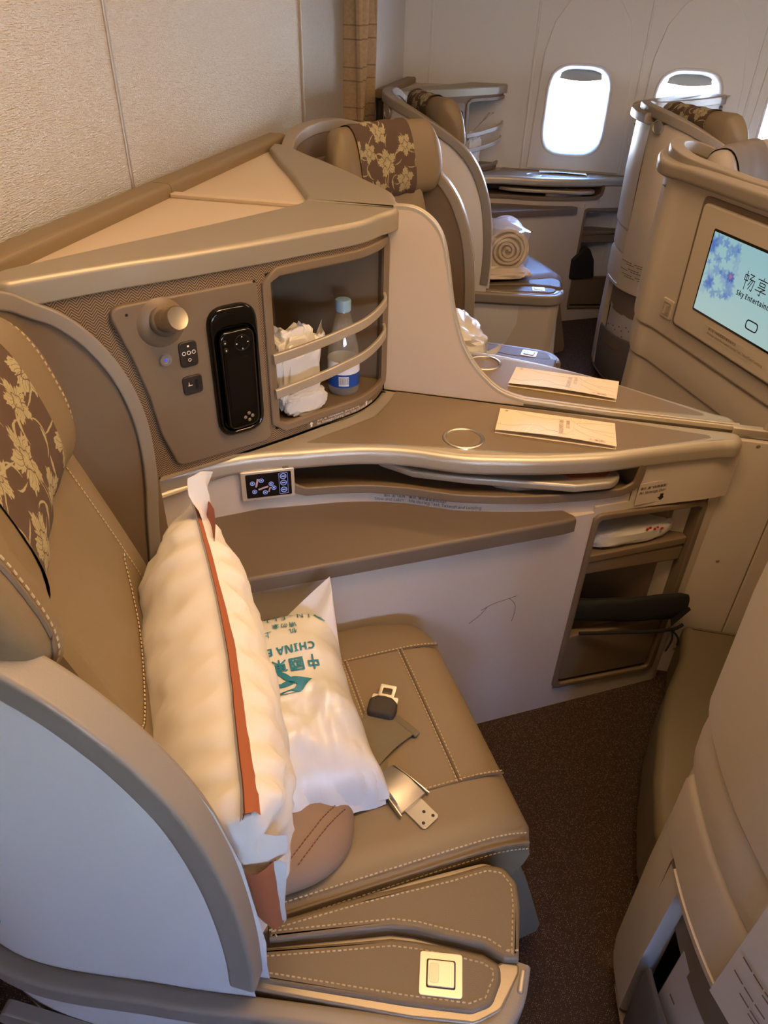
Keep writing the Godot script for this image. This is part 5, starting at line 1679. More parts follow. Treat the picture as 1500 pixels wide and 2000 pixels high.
func handset() -> void:
	var wm := wall_frame()
	var o := thing("handset", "black remote handset with small screen stowed in the console dock", "remote control", wm * Vector3(0.175, 0.83, 0.012))
	var m := wm * Transform3D(Basis.IDENTITY, Vector3(0, 0, 0.012))
	var mb := MB.new()
	mb.slab(m, MB.rounded(v2([.141,1.025, .210,1.025, .208,.832, .141,.832]), 0.020, 6), 0.0, 0.016, 0.005)
	part("case", mb, "black_gloss", o, 50.0)
	mb = MB.new()
	mb.slab(m, MB.rrect(0.150, 0.876, 0.197, 0.974, 0.002), 0.0155, 0.0168)
	part("screen", mb, "black_screen", o)
	mb = MB.new()
	mb.ring(m, MB.circle(Vector2(0.183, 1.000), 0.0150, 28), MB.circle(Vector2(0.183, 1.000), 0.0135, 28), 0.0155, 0.0172, 0.0004)
	part("dial", mb, "black_matt", o)
	for q in [[.150, 1.006], [.151, .992]]:
		mb = MB.new()
		mb.lathe(m * Transform3D(Basis.IDENTITY, Vector3(q[0], q[1], 0.0158)), [Vector2(0.0, 0.0016), Vector2(0.004, 0.0014), Vector2(0.005, 0.0)], 14)
		part("key", mb, "black_matt", o)
	for q in [[.184,.860], [.176,.853], [.191,.853], [.184,.846]]:
		mb = MB.new()
		mb.lathe(m * Transform3D(Basis.IDENTITY, Vector3(q[0], q[1], 0.0158)), [Vector2(0.0, 0.0018), Vector2(0.0030, 0.0014), Vector2(0.0036, 0.0)], 14)
		part("key", mb, "steel_dull", o)
	mb = MB.new()
	for q in [[.183,1.011,.0016,.0024], [.183,.989,.0016,.0024], [.172,1.0,.0024,.0016], [.194,1.0,.0024,.0016], [.150,1.006,.002,.002], [.151,.992,.002,.003]]:
		mb.box(m, Vector3(q[0], q[1], 0.0174), Vector3(q[2], q[3], 0.0006))
	part("symbols", mb, "print_white", o)

func tray_table(label: String) -> void:
	var o := thing("tray_table", label, "tray table", S(0.60, 1.16, 0.672))
	var sp := plan_seat()
	var mb := MB.new()
	# leaf: long silver blade ending in a rounded lobe that peeps out of the slot
	mb.slab(sp, MB.rounded(v2([.40,1.24, .46,1.172, .56,1.118, .66,1.075, .76,1.030, .84,1.020, .880,1.042, .868,1.095, .82,1.13, .70,1.20, .55,1.29]), [.01, 0, 0, 0, .02, .03, .03, .03, .03, 0, .02], 4), 0.690, 0.708, 0.006, 3, 0.004)
	part("leaf", mb, "champagne", o, 50.0)
	mb = MB.new()
	mb.slab(sp, MB.rounded(v2([.76,1.055, .835,1.040, .860,1.055, .85,1.088, .80,1.115, .74,1.115]), 0.012, 4), 0.705, 0.7095, 0.001)
	part("leaf_pad", mb, "piping_orange", o)
	mb = MB.new()
	mb.slab(sp, MB.rounded(v2([.62,1.115, .66,1.09, .80,1.062, .83,1.09, .80,1.14, .64,1.19]), 0.012, 4), 0.674, 0.688, 0.003)
	part("hinge_arm", mb, "steel_dull", o, 40.0)
	mb = MB.new()
	mb.lathe(Transform3D(Basis(Vector3(1, 0, 0), Vector3(0, 0, -1), Vector3(0, 1, 0)), S(0.765, 1.075, 0.684)), [Vector2(0.016, 0.0), Vector2(0.016, 0.010), Vector2(0.012, 0.015)], 18)
	part("pivot", mb, "steel", o)
# ---------------------------------------------------------------- what lies about
func nz(x: float, y: float, z := 0.0) -> float: return fn.get_noise_3d(x, y, z)

func pillow() -> void:
	var o := thing("pillow", "white pillow with orange piping standing against the seat back", "pillow", S(0.02, 0.69, 0.46))
	# a runs along the seat's width (near aisle -> console), b upwards
	var pos := func(a: float, b: float, side: float) -> Vector3:
		var t := 0.712 + 0.258 * a
		var y := 0.635 + 0.170 * b + 0.035 * a * (0.4 + 0.6 * b) + 0.012 * a * a * b
		var s := 0.010 + 0.016 * b - 0.012 * a * a
		var ea := 1.0 - pow(absf(a), 4.5); var eb := 1.0 - pow(absf(b), 2.8)
		var h := 0.094 * pow(maxf(ea, 0.0), 0.45) * pow(maxf(eb, 0.0), 0.55)
		h *= 1.32 if side < 0 else 0.72
		var wr := 0.008 * nz(a * 60 + b * 20, b * 22, side * 30) + 0.007 * nz(a * 120 + b * 50, b * 30 - a * 40, side * 70) + 0.0035 * nz(a * 60 - b * 190, a * 150, side * 11)
		var pucker := 0.010 * sin(a * 34.0 + 4.0 * nz(a * 30, b * 30)) * pow(absf(b), 5.0) + 0.008 * sin(b * 16.0 + 4.0 * nz(a * 20, b * 40)) * pow(absf(a), 5.0)
		h += (wr + pucker) * minf(1.0, h / 0.03)
		return S(s + side * h, t, y)
	for side in [1.0, -1.0]:
		var mb := MB.new()
		var rows := []
		for i in 57:
			var a := sin(PI / 2 * lerpf(-1, 1, i / 56.0))
			var row := []
			for j in 41:
				var b := sin(PI / 2 * lerpf(-1, 1, j / 40.0))
				row.append(pos.call(a, b, side))
			rows.append(row)
		mb.sheet(rows, false, side > 0)
		part("pillow_face", mb, "pillow_cotton", o, 70.0)
	# flanges round the seam: white outside, orange lining between them
	var rim := func(u: float) -> Vector2:            # u 0..1 along the top edge
		return Vector2(lerpf(-1.0, 1.0, u), 1.0)
	# orange lining showing along the open top seam, a thin white flange behind it
	var mb := MB.new()
	var rows := [[], [], [], []]
	var fl := [[], []]
	for i in 61:
		var a := lerpf(-1.0, 0.97, i / 60.0)
		var p: Vector3 = pos.call(a, 1.0, 1.0)
		var w := 0.0045 + 0.0055 * clampf((0.7 - a) / 1.7, 0, 1) + 0.0018 * nz(a * 40, 9.0)
		var wob := 0.003 * nz(a * 22, 3.0)
		rows[0].append(p + S(-w + wob, 0, -0.006)); rows[1].append(p + S(-w * 0.6 + wob, 0, 0.006)); rows[2].append(p + S(w * 0.5 + wob, 0, 0.005)); rows[3].append(p + S(w + wob, 0, -0.005))
		fl[0].append(p + S(-w - 0.003 + wob, 0, -0.008)); fl[1].append(p + S(-w * 0.75 + wob, 0, 0.0085 + 0.002 * nz(a * 30, 1.0)))
	mb.sheet(rows)
	part("seam_lining", mb, "piping_orange", o, 70.0)
	mb = MB.new()
	mb.sheet(fl)
	part("flange", mb, "pillow_cotton", o, 70.0)
	# far upper corner: folded white tip with an orange turn-up
	mb = MB.new()
	rows = []
	for k in 7:
		var f := k / 6.0
		var row := []
		for j in 7:
			var g := j / 6.0
			var b0 := (pos.call(0.80, 1.0, 1.0) as Vector3).lerp(pos.call(1.0, 0.55, 1.0), g) + S(0.010 * sin(PI * g), 0, -0.006)
			var te := S(0.006, 0.935, 0.915).lerp(S(0.046, 0.960, 0.905), g)
			row.append(b0.lerp(te, f) + S(0.012 * sin(PI * g) * (1 - f * 0.6) + 0.004 * sin(f * 7 + g * 6), 0.006 * (1 - f) * sin(g * 6), 0.006 * sin(PI * g) * f))
		rows.append(row)
	mb.sheet(rows)
	part("corner_flange", mb, "pillow_cotton", o, 70.0)
	mb = MB.new()
	rows = []
	for k in 5:
		var f := k / 4.0
		var row := []
		for j in 4:
			var g := j / 3.0
			row.append((pos.call(lerpf(0.66, 0.97, f), 1.0, 1.0) as Vector3) + S(0.012 + 0.010 * g * sin(PI * f), 0, -0.008 + 0.020 * g * (0.4 + sin(PI * f * 0.9))))
		rows.append(row)
	mb.sheet(rows)
	part("corner_lining", mb, "piping_orange", o, 70.0)
	# near lower corner hanging over the arm: white hem, orange lining below
	mb = MB.new()
	var q0: Vector3 = pos.call(-1.0, 0.75, 1.0)
	rows = []
	for k in 7:
		var f := k / 6.0
		var row := []
		for j in 7:
			var g := j / 6.0
			row.append(S(lerpf(-0.030, 0.050, g), 0.462 - 0.006 * f + 0.008 * sin(g * 5 + f * 2), lerpf(0.745 - 0.02 * g, 0.672, f) + 0.006 * sin(g * 9.0) * f))
		rows.append(row)
	mb.sheet(rows)
	part("corner_flange", mb, "pillow_cotton", o, 70.0)
	mb = MB.new()
	rows = []
	for k in 6:
		var f := k / 5.0
		var row := []
		for j in 6:
			var g := j / 5.0
			row.append(S(lerpf(-0.004, 0.034, g) + 0.006 * f, 0.445 - 0.006 * sin(g * 4), lerpf(0.690, 0.560 - 0.03 * g + 0.05 * absf(g - 0.6), f)))
		rows.append(row)
	mb.sheet(rows)
	part("corner_lining", mb, "piping_orange", o, 70.0)
	mb = MB.new()
	rows = []
	for k in 4:
		var f := k / 3.0
		rows.append([S(0.026 + 0.004 * f, 0.449, lerpf(0.690, 0.545, f)), S(0.038, 0.447 - 0.006 * f, lerpf(0.690, 0.56, f)), S(0.046 - 0.012 * f, 0.443, lerpf(0.685, 0.548, f))])
	mb.sheet(rows)
	part("corner_flange", mb, "pillow_cotton", o, 70.0)

func bag_point(u: float, v: float) -> Vector3:
	# top surface of the bedding bag: u along s (0..1), v along t (0 near .. 1 console)
	var s := lerpf(-0.03, 0.236 - 0.012 * sin(PI * v * 1.2), u)
	var t := lerpf(0.612, 0.985, v)
	var eu := pow(1.0 - pow(absf(u * 2 - 1), 4.0), 0.55) if absf(u * 2 - 1) < 1 else 0.0
	var ev := pow(maxf(0.0, 1.0 - pow(absf(v * 2 - 1), 5.0)), 0.55)
	var h := 0.135 * eu * ev * (0.86 + 0.14 * v)
	var calm := 1.0 - 0.8 * smoothstep(0.38, 0.5, v) * smoothstep(0.95, 0.8, u)
	h += calm * (0.014 * nz(u * 45 + 7, v * 55, 4) + 0.008 * nz(u * 130, v * 70, 9) * (1.3 - v * 0.6) + 0.004 * nz(u * 60 + v * 260, v * 90, 2)) * minf(1.0, h / 0.05)
	h += 0.006 * sin(v * 24 + u * 7) * pow(u, 3) * ev
	return S(s, t, 0.478 + h)
func bag_normal(u: float, v: float) -> Vector3:
	var a := bag_point(u + 0.01, v) - bag_point(u - 0.01, v); var b := bag_point(u, v + 0.01) - bag_point(u, v - 0.01)
	var n := a.cross(b).normalized()
	return n if n.y > 0 else -n
func bedding_bag() -> void:
	var o := thing("bedding_bag", "white plastic bedding bag with teal lettering lying on the seat cushion", "bag", S(0.12, 0.8, 0.462))
	var mb := MB.new()
	var rows := []
	for i in 49:
		var row := []
		for j in 61: row.append(bag_point(i / 48.0, j / 60.0))
		rows.append(row)
	mb.sheet(rows)
	var lowr := []
	for i in 13:
		var row := []
		for j in 15:
			var p := bag_point(i / 12.0, j / 14.0)
			row.append(Vector3(p.x, 0.4675 + 0.010 * (1.0 if i in [0, 12] or j in [0, 14] else 0.0), p.z))
		lowr.append(row)
	mb.sheet(lowr, false, true)
	var film := part("film", mb, "film_white", o, 75.0)
	# the pulled-up corner by the console and the open hem along the near side
	mb = MB.new()
	rows = []
	for k in 9:
		var f := k / 8.0
		var row := []
		for j in 9:
			var g := j / 8.0
			var base := bag_point(lerpf(0.56, 0.985, g), lerpf(0.965, 0.74, g * g)) - Vector3(0, 0.012 * (1 - f), 0)
			var tip := S(0.230, 0.972, 0.640)
			var p := base.lerp(tip, pow(f, 0.9))
			row.append(p + S(0.010 * sin(PI * g) * sin(PI * f), -0.012 * sin(PI * g) * (1 - f), 0.004 * sin(g * 12) * (1 - f)))
		rows.append(row)
	mb.sheet(rows)
	part("corner", mb, "film_white", film, 75.0)
	mb = MB.new()
	rows = []
	for k in 7:
		var f := k / 6.0
		var row := []
		for j in 25:
			var g := j / 24.0
			var top := bag_point(lerpf(0.10, 0.985, g), 0.05) 
			var low := S(lerpf(0.02, 0.226, g), 0.604 - 0.006 * sin(g * 5), 0.4685 + 0.004 * sin(g * 19))
			row.append(top.lerp(low, f) + Vector3(0, 0.010 * sin(PI * f) * (0.6 + 0.4 * sin(g * 14 + 1)), 0) - S(0, 0.006 * sin(PI * f) * sin(g * 23), 0))
		rows.append(row)
	mb.sheet(rows, false, true)
	part("hem", mb, "film_white", film, 75.0)
	# print: laid upside down to the camera, on the bent film
	var put := func(x: float, y: float) -> Vector3:   # x metres towards -s from the line's start, y metres towards the near side
		return Vector3.ZERO
	var at := func(s0: float, t0: float) -> Callable:
		return func(x: float, y: float) -> Vector3:
			var u := (s0 - x + 0.03) / 0.266; var v := (t0 - y - 0.612) / 0.373
			return bag_point(clampf(u, 0.02, 0.99), clampf(v, 0.02, 0.98)) + bag_normal(u, v) * 0.0022
	mb = MB.new()
	signs(mb, "中國東方", 0.0265, at.call(0.182, 0.828), 1.15)
	letters(mb, "CHINA EASTERN", 0.0155, at.call(0.178, 0.848), true)
	signs(mb, "机", 0.014, at.call(0.152, 0.895), 0.9); signs(mb, "上", 0.014, at.call(0.108, 0.895), 0.9)
	signs(mb, "请勿拿", 0.014, at.call(0.154, 0.914), 0.9)
	letters(mb, "I N - F L I G H T", 0.0145, at.call(0.182, 0.935), false)
	letters(mb, "O N L Y", 0.0125, at.call(0.128, 0.956), false)
	# swallow mark: two sickle wings and a body
	var lg: Callable = at.call(0.160, 0.806)
	var wing := func(pts: Array) -> void:
		var lp := []
		for q in cr2(pts, 4): lp.append(lg.call(q.x * 0.00125, q.y * 0.00125))
		lp.remove_at(lp.size() - 1)
		mb.fan(lp)
	wing.call([0,22, 8,26, 14,33, 24,38, 40,40, 52,37, 40,36, 30,33, 24,28, 22,24, 34,28, 50,27, 60,22, 46,23, 34,20, 26,14, 14,17, 0,22])
	wing.call([18,20, 27,16, 33,8, 42,2, 54,0, 44,8, 38,17, 30,23, 22,24, 18,20])
	var ringp := []
	for i in 21: ringp.append(bag_point(0.88 + 0.055 * cos(TAU * i / 24.0), 0.885 + 0.05 * sin(TAU * i / 24.0)) + bag_normal(0.88, 0.885) * 0.002)
	mb.sweep(ringp, v2([-0.0012, -0.0002, 0.0012, -0.0002, 0.0012, 0.0002, -0.0012, 0.0002]))
	signs(mb, "上", 0.009, at.call(0.214, 0.936), 0.9); signs(mb, "机", 0.009, at.call(0.204, 0.936), 0.9)
	var pr := part("film_print", mb, "print_teal", film)
	pr.set_meta("label", "teal airline lettering and swallow mark")

func lumbar_cushion() -> void:
	var o := thing("lumbar_cushion", "small brown padded cushion under the pillow and the plastic bag", "cushion", S(0.09, 0.57, 0.462))
	var pt := func(r: float, a: float, side: float) -> Vector3:
		var e := pow(maxf(0.0, 1.0 - pow(r, 2.8)), 0.5)
		var ca := cos(a); var sa := sin(a)
		var q := 0.124 / pow(pow(absf(ca), 2.5) + pow(absf(sa), 2.5), 0.4)
		var h := 0.044 * e + 0.006 * nz(ca * r * 40, sa * r * 40, 2) * e
		return S(0.050 + q * r * ca, 0.640 + q * r * sa, 0.470 + (h if side > 0 else -0.006 * e))
	var mb := MB.new()
	for side in [1.0, -1.0]:
		var rows := []
		for i in 15:
			var row := []
			for j in 40: row.append(pt.call(sin(PI / 2 * i / 14.0), TAU * j / 40.0, side))
			rows.append(row)
		mb.sheet(rows, true, side > 0)
	var b := part("casing", mb, "blanket_brown", o, 70.0)
	for sh in [0.0, 0.013]:
		var l := []
		for j in 25:
			var s: float = lerpf(0.150, 0.062, j / 24.0) + sh * 0.6 - 0.050; var t: float = lerpf(0.615, 0.548, j / 24.0) - sh * 0.8 - 0.640
			var a := atan2(t, s)
			var q := 0.124 / pow(pow(absf(cos(a)), 2.5) + pow(absf(sin(a)), 2.5), 0.4)
			l.append((pt.call(minf(Vector2(s, t).length() / q, 0.99), a, 1.0) as Vector3) + Vector3(0, 0.0006, 0))
		mb = MB.new()
		stitches(mb, l, Vector3.UP, 0.006, 0.0042, 0.0009)
		part("stitching", mb, "thread_brown", b)

func seat_belt() -> void:
	var y := 0.464
	# buckle half
	var o := thing("belt_buckle", "brushed metal seat belt buckle on the seat cushion", "buckle", S(0.25, 0.63, y))
	var m := Transform3D(Basis(S(0.42, -0.91, 0).normalized(), S(0.91, 0.42, 0).normalized(), Vector3.UP), S(0.252, 0.630, y))   # local x towards the plate end
	var mb := MB.new()
	var rows := []
	for k in 13:
		var f := k / 12.0
		var x := lerpf(-0.036, 0.036, f)
		var w := lerpf(0.021, 0.028, pow(f, 1.5)); var h := 0.006 + 0.014 * sin(PI * clampf(f * 0.85 + 0.1, 0, 1))
		rows.append([m * Vector3(x, -w, 0.002), m * Vector3(x, -w, h * 0.75), m * Vector3(x, -w * 0.86, h), m * Vector3(x, 0, h + 0.001), m * Vector3(x, w * 0.86, h), m * Vector3(x, w, h * 0.75), m * Vector3(x, w, 0.002)])
	mb.sheet(rows, false, true)
	mb.fan(rows[0]); mb.fan(rows[-1], true)
	part("lift_cover", mb, "steel_dull", o, 40.0)
	for sd in [-1.0, 1.0]:
		mb = MB.new()
		var path := []
		for k in 9:
			var f := k / 8.0
			path.append(m * Vector3(lerpf(-0.034, 0.040, f), sd * (lerpf(0.0235, 0.0305, pow(f, 1.5))), 0.005 + 0.004 * sin(PI * f)))
		mb.sweep(path, MB.rrect(-0.0012, -0.006, 0.0012, 0.006, 0.001, 2))
		part("side_cheek", mb, "steel", o, 40.0)
	mb = MB.new()
	mb.slab(m, MB.rounded(v2([.030,-.0175, .074,-.0175, .078,-.013, .078,.013, .074,.0175, .030,.0175]), 0.003, 3), 0.0005, 0.0035, 0.0008)
	var pl := part("strap_plate", mb, "steel", o)
	mb = MB.new()
	for q in [[.056, .004], [.070, .010], [.069, -.010]]:
		mb.lathe(m * Transform3D(Basis.IDENTITY, Vector3(q[0], q[1], 0.0034)), [Vector2(0.0, 0.0004), Vector2(0.0026, 0.0004), Vector2(0.0028, 0.0)], 12)
	part("rivet_hole", mb, "black_matt", pl)
	# tongue half
	o = thing("belt_tongue", "steel seat belt tongue on dark olive webbing beside the plastic bag", "belt tongue", S(0.27, 0.80, y))
	m = Transform3D(Basis(S(0.52, 0.85, 0).normalized(), S(-0.85, 0.52, 0).normalized(), Vector3.UP), S(0.283, 0.797, y + 0.004))   # local x away from the strap
	mb = MB.new()
	mb.ring(m, MB.rrect(.008, -.015, .038, .015, 0.003, 3), MB.rrect(.016, -.0085, .030, .0085, 0.002, 3), 0.008, 0.0112, 0.0006)
	mb.slab(m, MB.rrect(-.016, -.0235, .012, .0235, 0.003, 3), 0.0082, 0.0110)
	part("tongue_plate", mb, "steel", o)
	mb = MB.new()
	mb.slab(m, MB.rounded(v2([-.036,-.024, -.006,-.026, .004,-.014, .006,.0, .004,.014, -.006,.026, -.036,.024]), 0.008, 3), 0.0, 0.022, 0.007)
	part("web_block", mb, "webbing_dark", o, 50.0)
	mb = MB.new()
	mb.sweep(cr([S(0.262, 0.772, y + 0.010), S(0.245, 0.745, y + 0.008), S(0.235, 0.715, y + 0.004), S(0.225, 0.675, y + 0.003), S(0.20, 0.64, y + 0.003)], 5), MB.rrect(-0.024, -0.001, 0.024, 0.001, 0.0006, 2))
	part("webbing", mb, "webbing", o, 50.0)
	mb = MB.new()
	mb.sweep(cr([S(0.225, 0.700, y + 0.006), S(0.262, 0.722, y + 0.011), S(0.305, 0.742, y + 0.009)], 5), MB.rrect(-0.024, -0.001, 0.024, 0.001, 0.0006, 2))
	part("webbing_end", mb, "webbing", o, 50.0)
	mb = MB.new()
	mb.box(Transform3D(Basis(S(0.88, 0.47, 0).normalized(), S(-0.47, 0.88, 0).normalized(), Vector3.UP), S(0.305, 0.738, y + 0.009)), Vector3.ZERO, Vector3(0.013, 0.052, 0.007), 0.003)
	part("webbing_hem", mb, "webbing", o)

func bottle() -> void:
	var c := Vector3(-0.385, 0.7915, -1.402)
	var o := thing("water_bottle", "small clear water bottle with pale blue cap in the console niche", "bottle", c)
	var m := Transform3D(Basis(Vector3(1, 0, 0), Vector3(0, 0, -1), Vector3(0, 1, 0)), c)
	var mb := MB.new()
	mb.lathe(m, [Vector2(0.0, 0.006), Vector2(0.018, 0.001), Vector2(0.030, 0.001), Vector2(0.034, 0.008), Vector2(0.0345, 0.03), Vector2(0.0345, 0.085), Vector2(0.033, 0.105), Vector2(0.027, 0.130), Vector2(0.019, 0.165), Vector2(0.0145, 0.180), Vector2(0.0135, 0.190)], 32)
	part("body", mb, "bottle_plastic", o, 60.0)
	mb = MB.new()
	mb.lathe(m, [Vector2(0.0, 0.004), Vector2(0.031, 0.005), Vector2(0.0335, 0.03), Vector2(0.0335, 0.085), Vector2(0.032, 0.105), Vector2(0.026, 0.130), Vector2(0.0185, 0.160), Vector2(0.0, 0.160)], 24)
	part("water", mb, "water", o, 60.0)
	mb = MB.new()
	mb.lathe(m, [Vector2(0.015, 0.182), Vector2(0.0165, 0.184), Vector2(0.0168, 0.203), Vector2(0.0155, 0.206), Vector2(0.0, 0.206)], 28)
	part("cap", mb, "cap_blue", o, 40.0)
	mb = MB.new()
	mb.lathe(m, [Vector2(0.0349, 0.022), Vector2(0.0349, 0.052)], 32)
	part("label_band", mb, "label_blue", o)
	mb = MB.new()
	mb.lathe(m, [Vector2(0.0349, 0.052), Vector2(0.0349, 0.078), Vector2(0.0345, 0.080)], 32)
	var lb := part("label_band", mb, "label_white", o)
	var fc := m * Transform3D(Basis(Vector3(0, 0, 1), -1.30), Vector3.ZERO)
	var wrap := func(x: float, y: float, r: float) -> Vector3:
		var a := x / 0.035
		return fc * Vector3(cos(a) * r, sin(a) * r, y)
	mb = MB.new()
	var rr := [[], []]
	for i in 9: rr[0].append(wrap.call(-0.011 + 0.022 * i / 8.0, 0.026, 0.0353)); rr[1].append(wrap.call(-0.011 + 0.022 * i / 8.0, 0.048, 0.0353))
	mb.sheet(rr)
	part("barcode_field", mb, "label_white", lb)
	mb = MB.new()
	for i in 11:
		var x := -0.0095 + 0.0019 * i
		var w := [0.0005, 0.0009, 0.0004, 0.0007][i % 4] as float
		mb.quad3(wrap.call(x, 0.030, 0.0356), wrap.call(x + w, 0.030, 0.0356), wrap.call(x + w, 0.046, 0.0356), wrap.call(x, 0.046, 0.0356))
	part("barcode", mb, "print_dark", lb)

func crumpled(o: Node3D, c: Vector3, size: Vector3, sd: float, mat: String, rough := 0.30, turn := Basis.IDENTITY, called := "film") -> MeshInstance3D:
	var mb := MB.new()
	var rows := []
	for i in 27:
		var th := PI * i / 26.0
		var row := []
		for j in 40:
			var ph := TAU * j / 40.0
			var d := Vector3(sin(th) * cos(ph), cos(th), sin(th) * sin(ph))
			var e := Vector3(signf(d.x) * pow(absf(d.x), 0.6), signf(d.y) * pow(absf(d.y), 0.6), signf(d.z) * pow(absf(d.z), 0.6))
			var k := 1.0 + rough * (absf(nz(d.x * 22 + sd * 50, d.y * 22, d.z * 22)) * 1.3 - 0.25) + rough * 0.16 * nz(d.x * 55 + sd * 50, d.y * 55, d.z * 55)
			var p := turn * (e * k * size)
			row.append(c + Vector3(p.x, maxf(p.y, -size.y), p.z))
		rows.append(row)
	mb.sheet(rows, true)
	return part(called, mb, mat, o, 35.0)

func niche_bags() -> void:
	var turn := Basis(Vector3.UP, 0.87)
	var o := thing("plastic_bag", "crumpled white plastic bag behind the guard rails of the console niche", "bag", Vector3(-0.462, 0.792, -1.295))
	crumpled(o, Vector3(-0.462, 0.882, -1.297), Vector3(0.055, 0.082, 0.035), 1.0, "film_white", 0.34, turn)
	var mb := MB.new()
	var rows := []
	for k in 6:
		var row := []
		for j in 8:
			var g := j / 7.0; var f := k / 5.0
			row.append(Vector3(-0.455 + 0.045 * g, 0.935 + 0.05 * f * (0.6 + 0.4 * sin(g * 7)), -1.285 - 0.055 * g + 0.012 * sin(g * 11 + f * 4)))
		rows.append(row)
	mb.sheet(rows)
	part("bag_mouth", mb, "film_white", o, 40.0)
	o = thing("plastic_bag", "small white plastic wrapper crushed at the bottom of the console niche", "bag", Vector3(-0.425, 0.792, -1.30))
	crumpled(o, Vector3(-0.438, 0.818, -1.283), Vector3(0.050, 0.026, 0.018), 2.3, "film_white", 0.30, turn)

func menu_card(at: Transform3D, label: String) -> void:
	# folded drinks list: two leaves, the upper one lifted a little along one long side
	var o := thing("menu_card", label, "menu", at.origin)
	var L := 0.247; var W := 0.112
	var mb := MB.new()
	mb.slab(at, v2([0, 0, L, 0, L, W, 0, W]), 0.0002, 0.0012)
	part("lower_leaf", mb, "paper_cream", o)
	var lift := func(x: float, y: float) -> float: return 0.0025 + 0.010 * pow(clampf(1.0 - y / W, 0.0, 1.0), 1.6) * (0.55 + 0.45 * sin(PI * x / L))
	mb = MB.new()
	for sd in [0, 1]:
		var rows := []
		for i in 13:
			var row := []
			for j in 9: row.append(at * Vector3(L * i / 12.0, W * j / 8.0, lift.call(L * i / 12.0, W * j / 8.0) - 0.0006 * sd))
			rows.append(row)
		mb.sheet(rows, false, sd == 1)
	var up := part("upper_leaf", mb, "paper_cream", o, 60.0)
	var put := func(x: float, y: float) -> Vector3: return at * Vector3(x, y, lift.call(x, y) + 0.0005)
	# pale foil veins
	mb = MB.new()
	var veins := [[.245,.06, .19,.065, .165,.085, .15,.112], [.165,.085, .16,.05, .145,.02, .13,.0], [.165,.085, .20,.095, .245,.10], [.16,.06, .19,.03, .24,.015], [.150,.10, .11,.09, .06,.095, .03,.11], [.145,.02, .11,.03, .09,.015, .085,.0], [.11,.03, .075,.05, .03,.03, .0,.035], [.19,.065, .21,.05, .245,.04], [.075,.05, .07,.03, .06,.0], [.165,.085, .175,.1, .178,.112]]
	for q in veins:
		var l := []
		for p in cr2(q, 5): l.append(put.call(p.x, p.y))
		mb.sweep(l, v2([-0.0006, -0.0001, 0.0006, -0.0001, 0.0006, 0.0002, -0.0006, 0.0002]))
	part("foil_veins", mb, "foil_line", up)
	mb = MB.new()
	var rot := func(x0: float, y0: float) -> Callable: return func(x: float, y: float) -> Vector3: return put.call(x0 + y, y0 - x)
	letters(mb, "SKY LIBATIONS", 0.0085, rot.call(0.134, 0.094))
	letters(mb, "WINE LIST", 0.0068, rot.call(0.148, 0.094))
	letters(mb, "WINE", 0.0062, func(x, y): return put.call(0.245 - 0.02 - x, 0.010 - y))
	mb.fan([put.call(0.010, 0.1005), put.call(0.014, 0.105), put.call(0.019, 0.1065), put.call(0.016, 0.1025), put.call(0.018, 0.099), put.call(0.014, 0.100)])
	signs(mb, "品享中", 0.0075, func(x, y): return put.call(0.222 - x * 1.35, 0.016 - y), 0.8)
	part("menu_print", mb, "print_gold", up)

